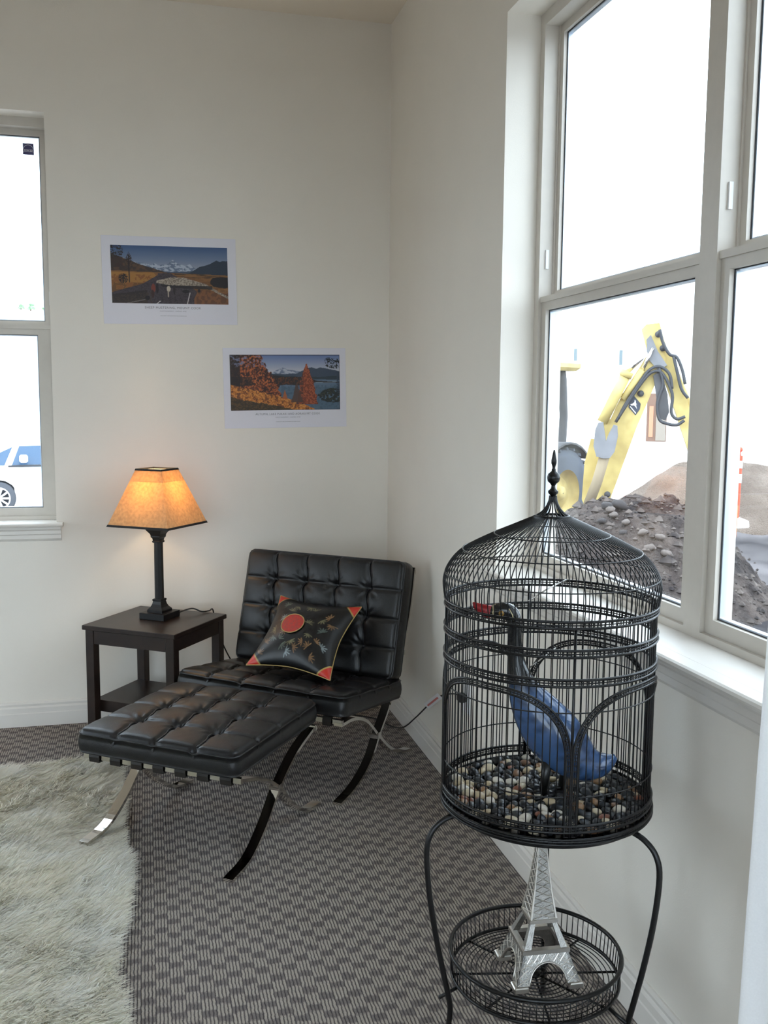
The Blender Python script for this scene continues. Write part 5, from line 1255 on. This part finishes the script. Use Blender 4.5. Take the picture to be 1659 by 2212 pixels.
# ---- parked car outside the left window, facing left
def car():
    D = 20.5; wc = at(-3, 1077, D); n_ = Vector((wc.x, wc.y, 0)).normalized(); rb = Vector((n_.y, -n_.x, 0))
    zg = wc.z-.33; ox = .86
    t = thing('car', 'white station wagon parked outside the left window', 'car', (wc.x, wc.y, zg))
    M = Matrix(((rb.x, n_.x, 0, wc.x-rb.x*ox), (rb.y, n_.y, 0, wc.y-rb.y*ox), (0, 0, 1, zg), (0, 0, 0, 1)))       # x rearwards, y away, z up
    wht = mat('car_white', (.80, .80, .80), .25, spec=.5, coat=.5); glz = mat('car_glass', srgb(62, 86, 112), .12, spec=.4); blk = mat('car_black', (.03, .03, .035), .6); tire = mat('car_tire', srgb(70, 72, 78), .85); alloy = mat('car_alloy', (.72, .72, .74), .3, .6)
    def side(pts, y0, y1, name, m, inset=0.0):
        mb = MB(); mb.loft([[(x, y0, z) for x, z in pts], [(x, y1, z) for x, z in pts]], True, True, M); return mb.build(name, m, t)
    arch = lambda cx, r, n=9: [(cx+r*math.cos(a), .33+r*math.sin(a)) for a in np.linspace(PI, 0, n)]
    low = [(.02, .30), (0, .45), (.03, .62), (.12, .70), (.60, .82), (1.22, .92), (4.42, .96), (4.55, .80), (4.58, .45), (4.50, .28)]+[p for p in arch(3.52, .37)[::-1]]+[(3.1, .22), (1.3, .22)]+[p for p in arch(.86, .37)[::-1]]+[(.45, .28)]
    side(low, .02, 1.72, 'body', wht)
    cab = lambda ins: [(.40+ins, .86), (.74+ins*.6, 1.18), (1.14, 1.40), (1.8, 1.46), (3.7, 1.44), (4.22, 1.34), (4.50-ins, .94)]
    mb = MB(); mb.loft([[(x, .10, z) for x, z in cab(0)], [(x, .10, z) for x, z in cab(0)]], True, True, M) if False else None
    mb.loft([[(x, .06+.16*max(0, (z-.9)/.55), z) for x, z in cab(0)], [(x, 1.68-.16*max(0, (z-.9)/.55), z) for x, z in cab(0)]], True, True, M); mb.build('cabin', wht, t)
    def pane(name, quad, par=None):
        off = lambda z: .055+.16*max(0, (z-.9)/.55)
        mb = MB(); mb.loft([[(x, off(z)-.012, z) for x, z in quad], [(x, off(z)+.01, z) for x, z in quad]], True, True, M); return mb.build(name, glz, t)
    for nm, qd in (('quarter_window', [(.60, .985), (.99, .985), (1.15, 1.345), (.88, 1.22)]), ('side_window', [(1.13, .985), (2.30, 1.00), (2.28, 1.375), (1.28, 1.362)]), ('side_window', [(2.38, 1.00), (3.60, 1.01), (3.52, 1.375), (2.37, 1.375)]), ('side_window', [(3.68, 1.02), (4.30, 1.03), (4.12, 1.31), (3.62, 1.37)])): pane(nm, qd)
    MB().box((1.06, .035, .950), (4.35, .052, .985), M).build('belt_moulding', blk, t)
    MB().bevbox((1.27, -.14, 1.04), (1.43, .04, 1.20), .03, M).build('wing_mirror', wht, t)
    MB().box((1.32, .004, .30), (3.10, .022, .36), M).build('sill_trim', mat('car_grey', (.45, .45, .47), .5), t)
    for x in (.86, 3.52):
        for y, sg in ((.03, -1), (1.71, 1)):
            Mw = M @ Matrix.Translation((x, y, .33)) @ Matrix.Rotation(PI/2*(1 if sg < 0 else -1), 4, 'X')
            w = MB().lathe([(.20, -.16), (.29, -.17), (.33, -.12), (.33, .0), (.30, .03), (.22, .03)], 32, (0, 0, 0), Mw, caps=False).build('wheel', tire, t, True)
            mb = MB(); mb.lathe([(.22, .02), (.20, .03), (.19, .0), (.19, -.05), (.001, -.06)], 32, (0, 0, 0), Mw, caps=False); mb.build('rim_barrel', mat('rim_dark', (.08, .08, .09), .5), w, True)
            mb = MB(); mb.lathe([(.001, .03), (.05, .03), (.055, .0)], 16, (0, 0, 0), Mw, caps=False); mb.lathe([(.205, -.01), (.225, .0), (.225, .032), (.200, .032)], 32, (0, 0, 0), Mw, caps=False)
            for k in range(10):
                a = 2*PI*k/10; mb.loft([[(.04*math.cos(a)+s*.017*-math.sin(a), .04*math.sin(a)+s*.017*math.cos(a), zz) for s, zz in ((-1, .0), (1, .0), (1, .028), (-1, .028))], [(.208*math.cos(a)+s*.020*-math.sin(a), .208*math.sin(a)+s*.020*math.cos(a), zz) for s, zz in ((-1, .0), (1, .0), (1, .028), (-1, .028))]], True, True, Mw)
            mb.build('spokes', alloy, w)
car()
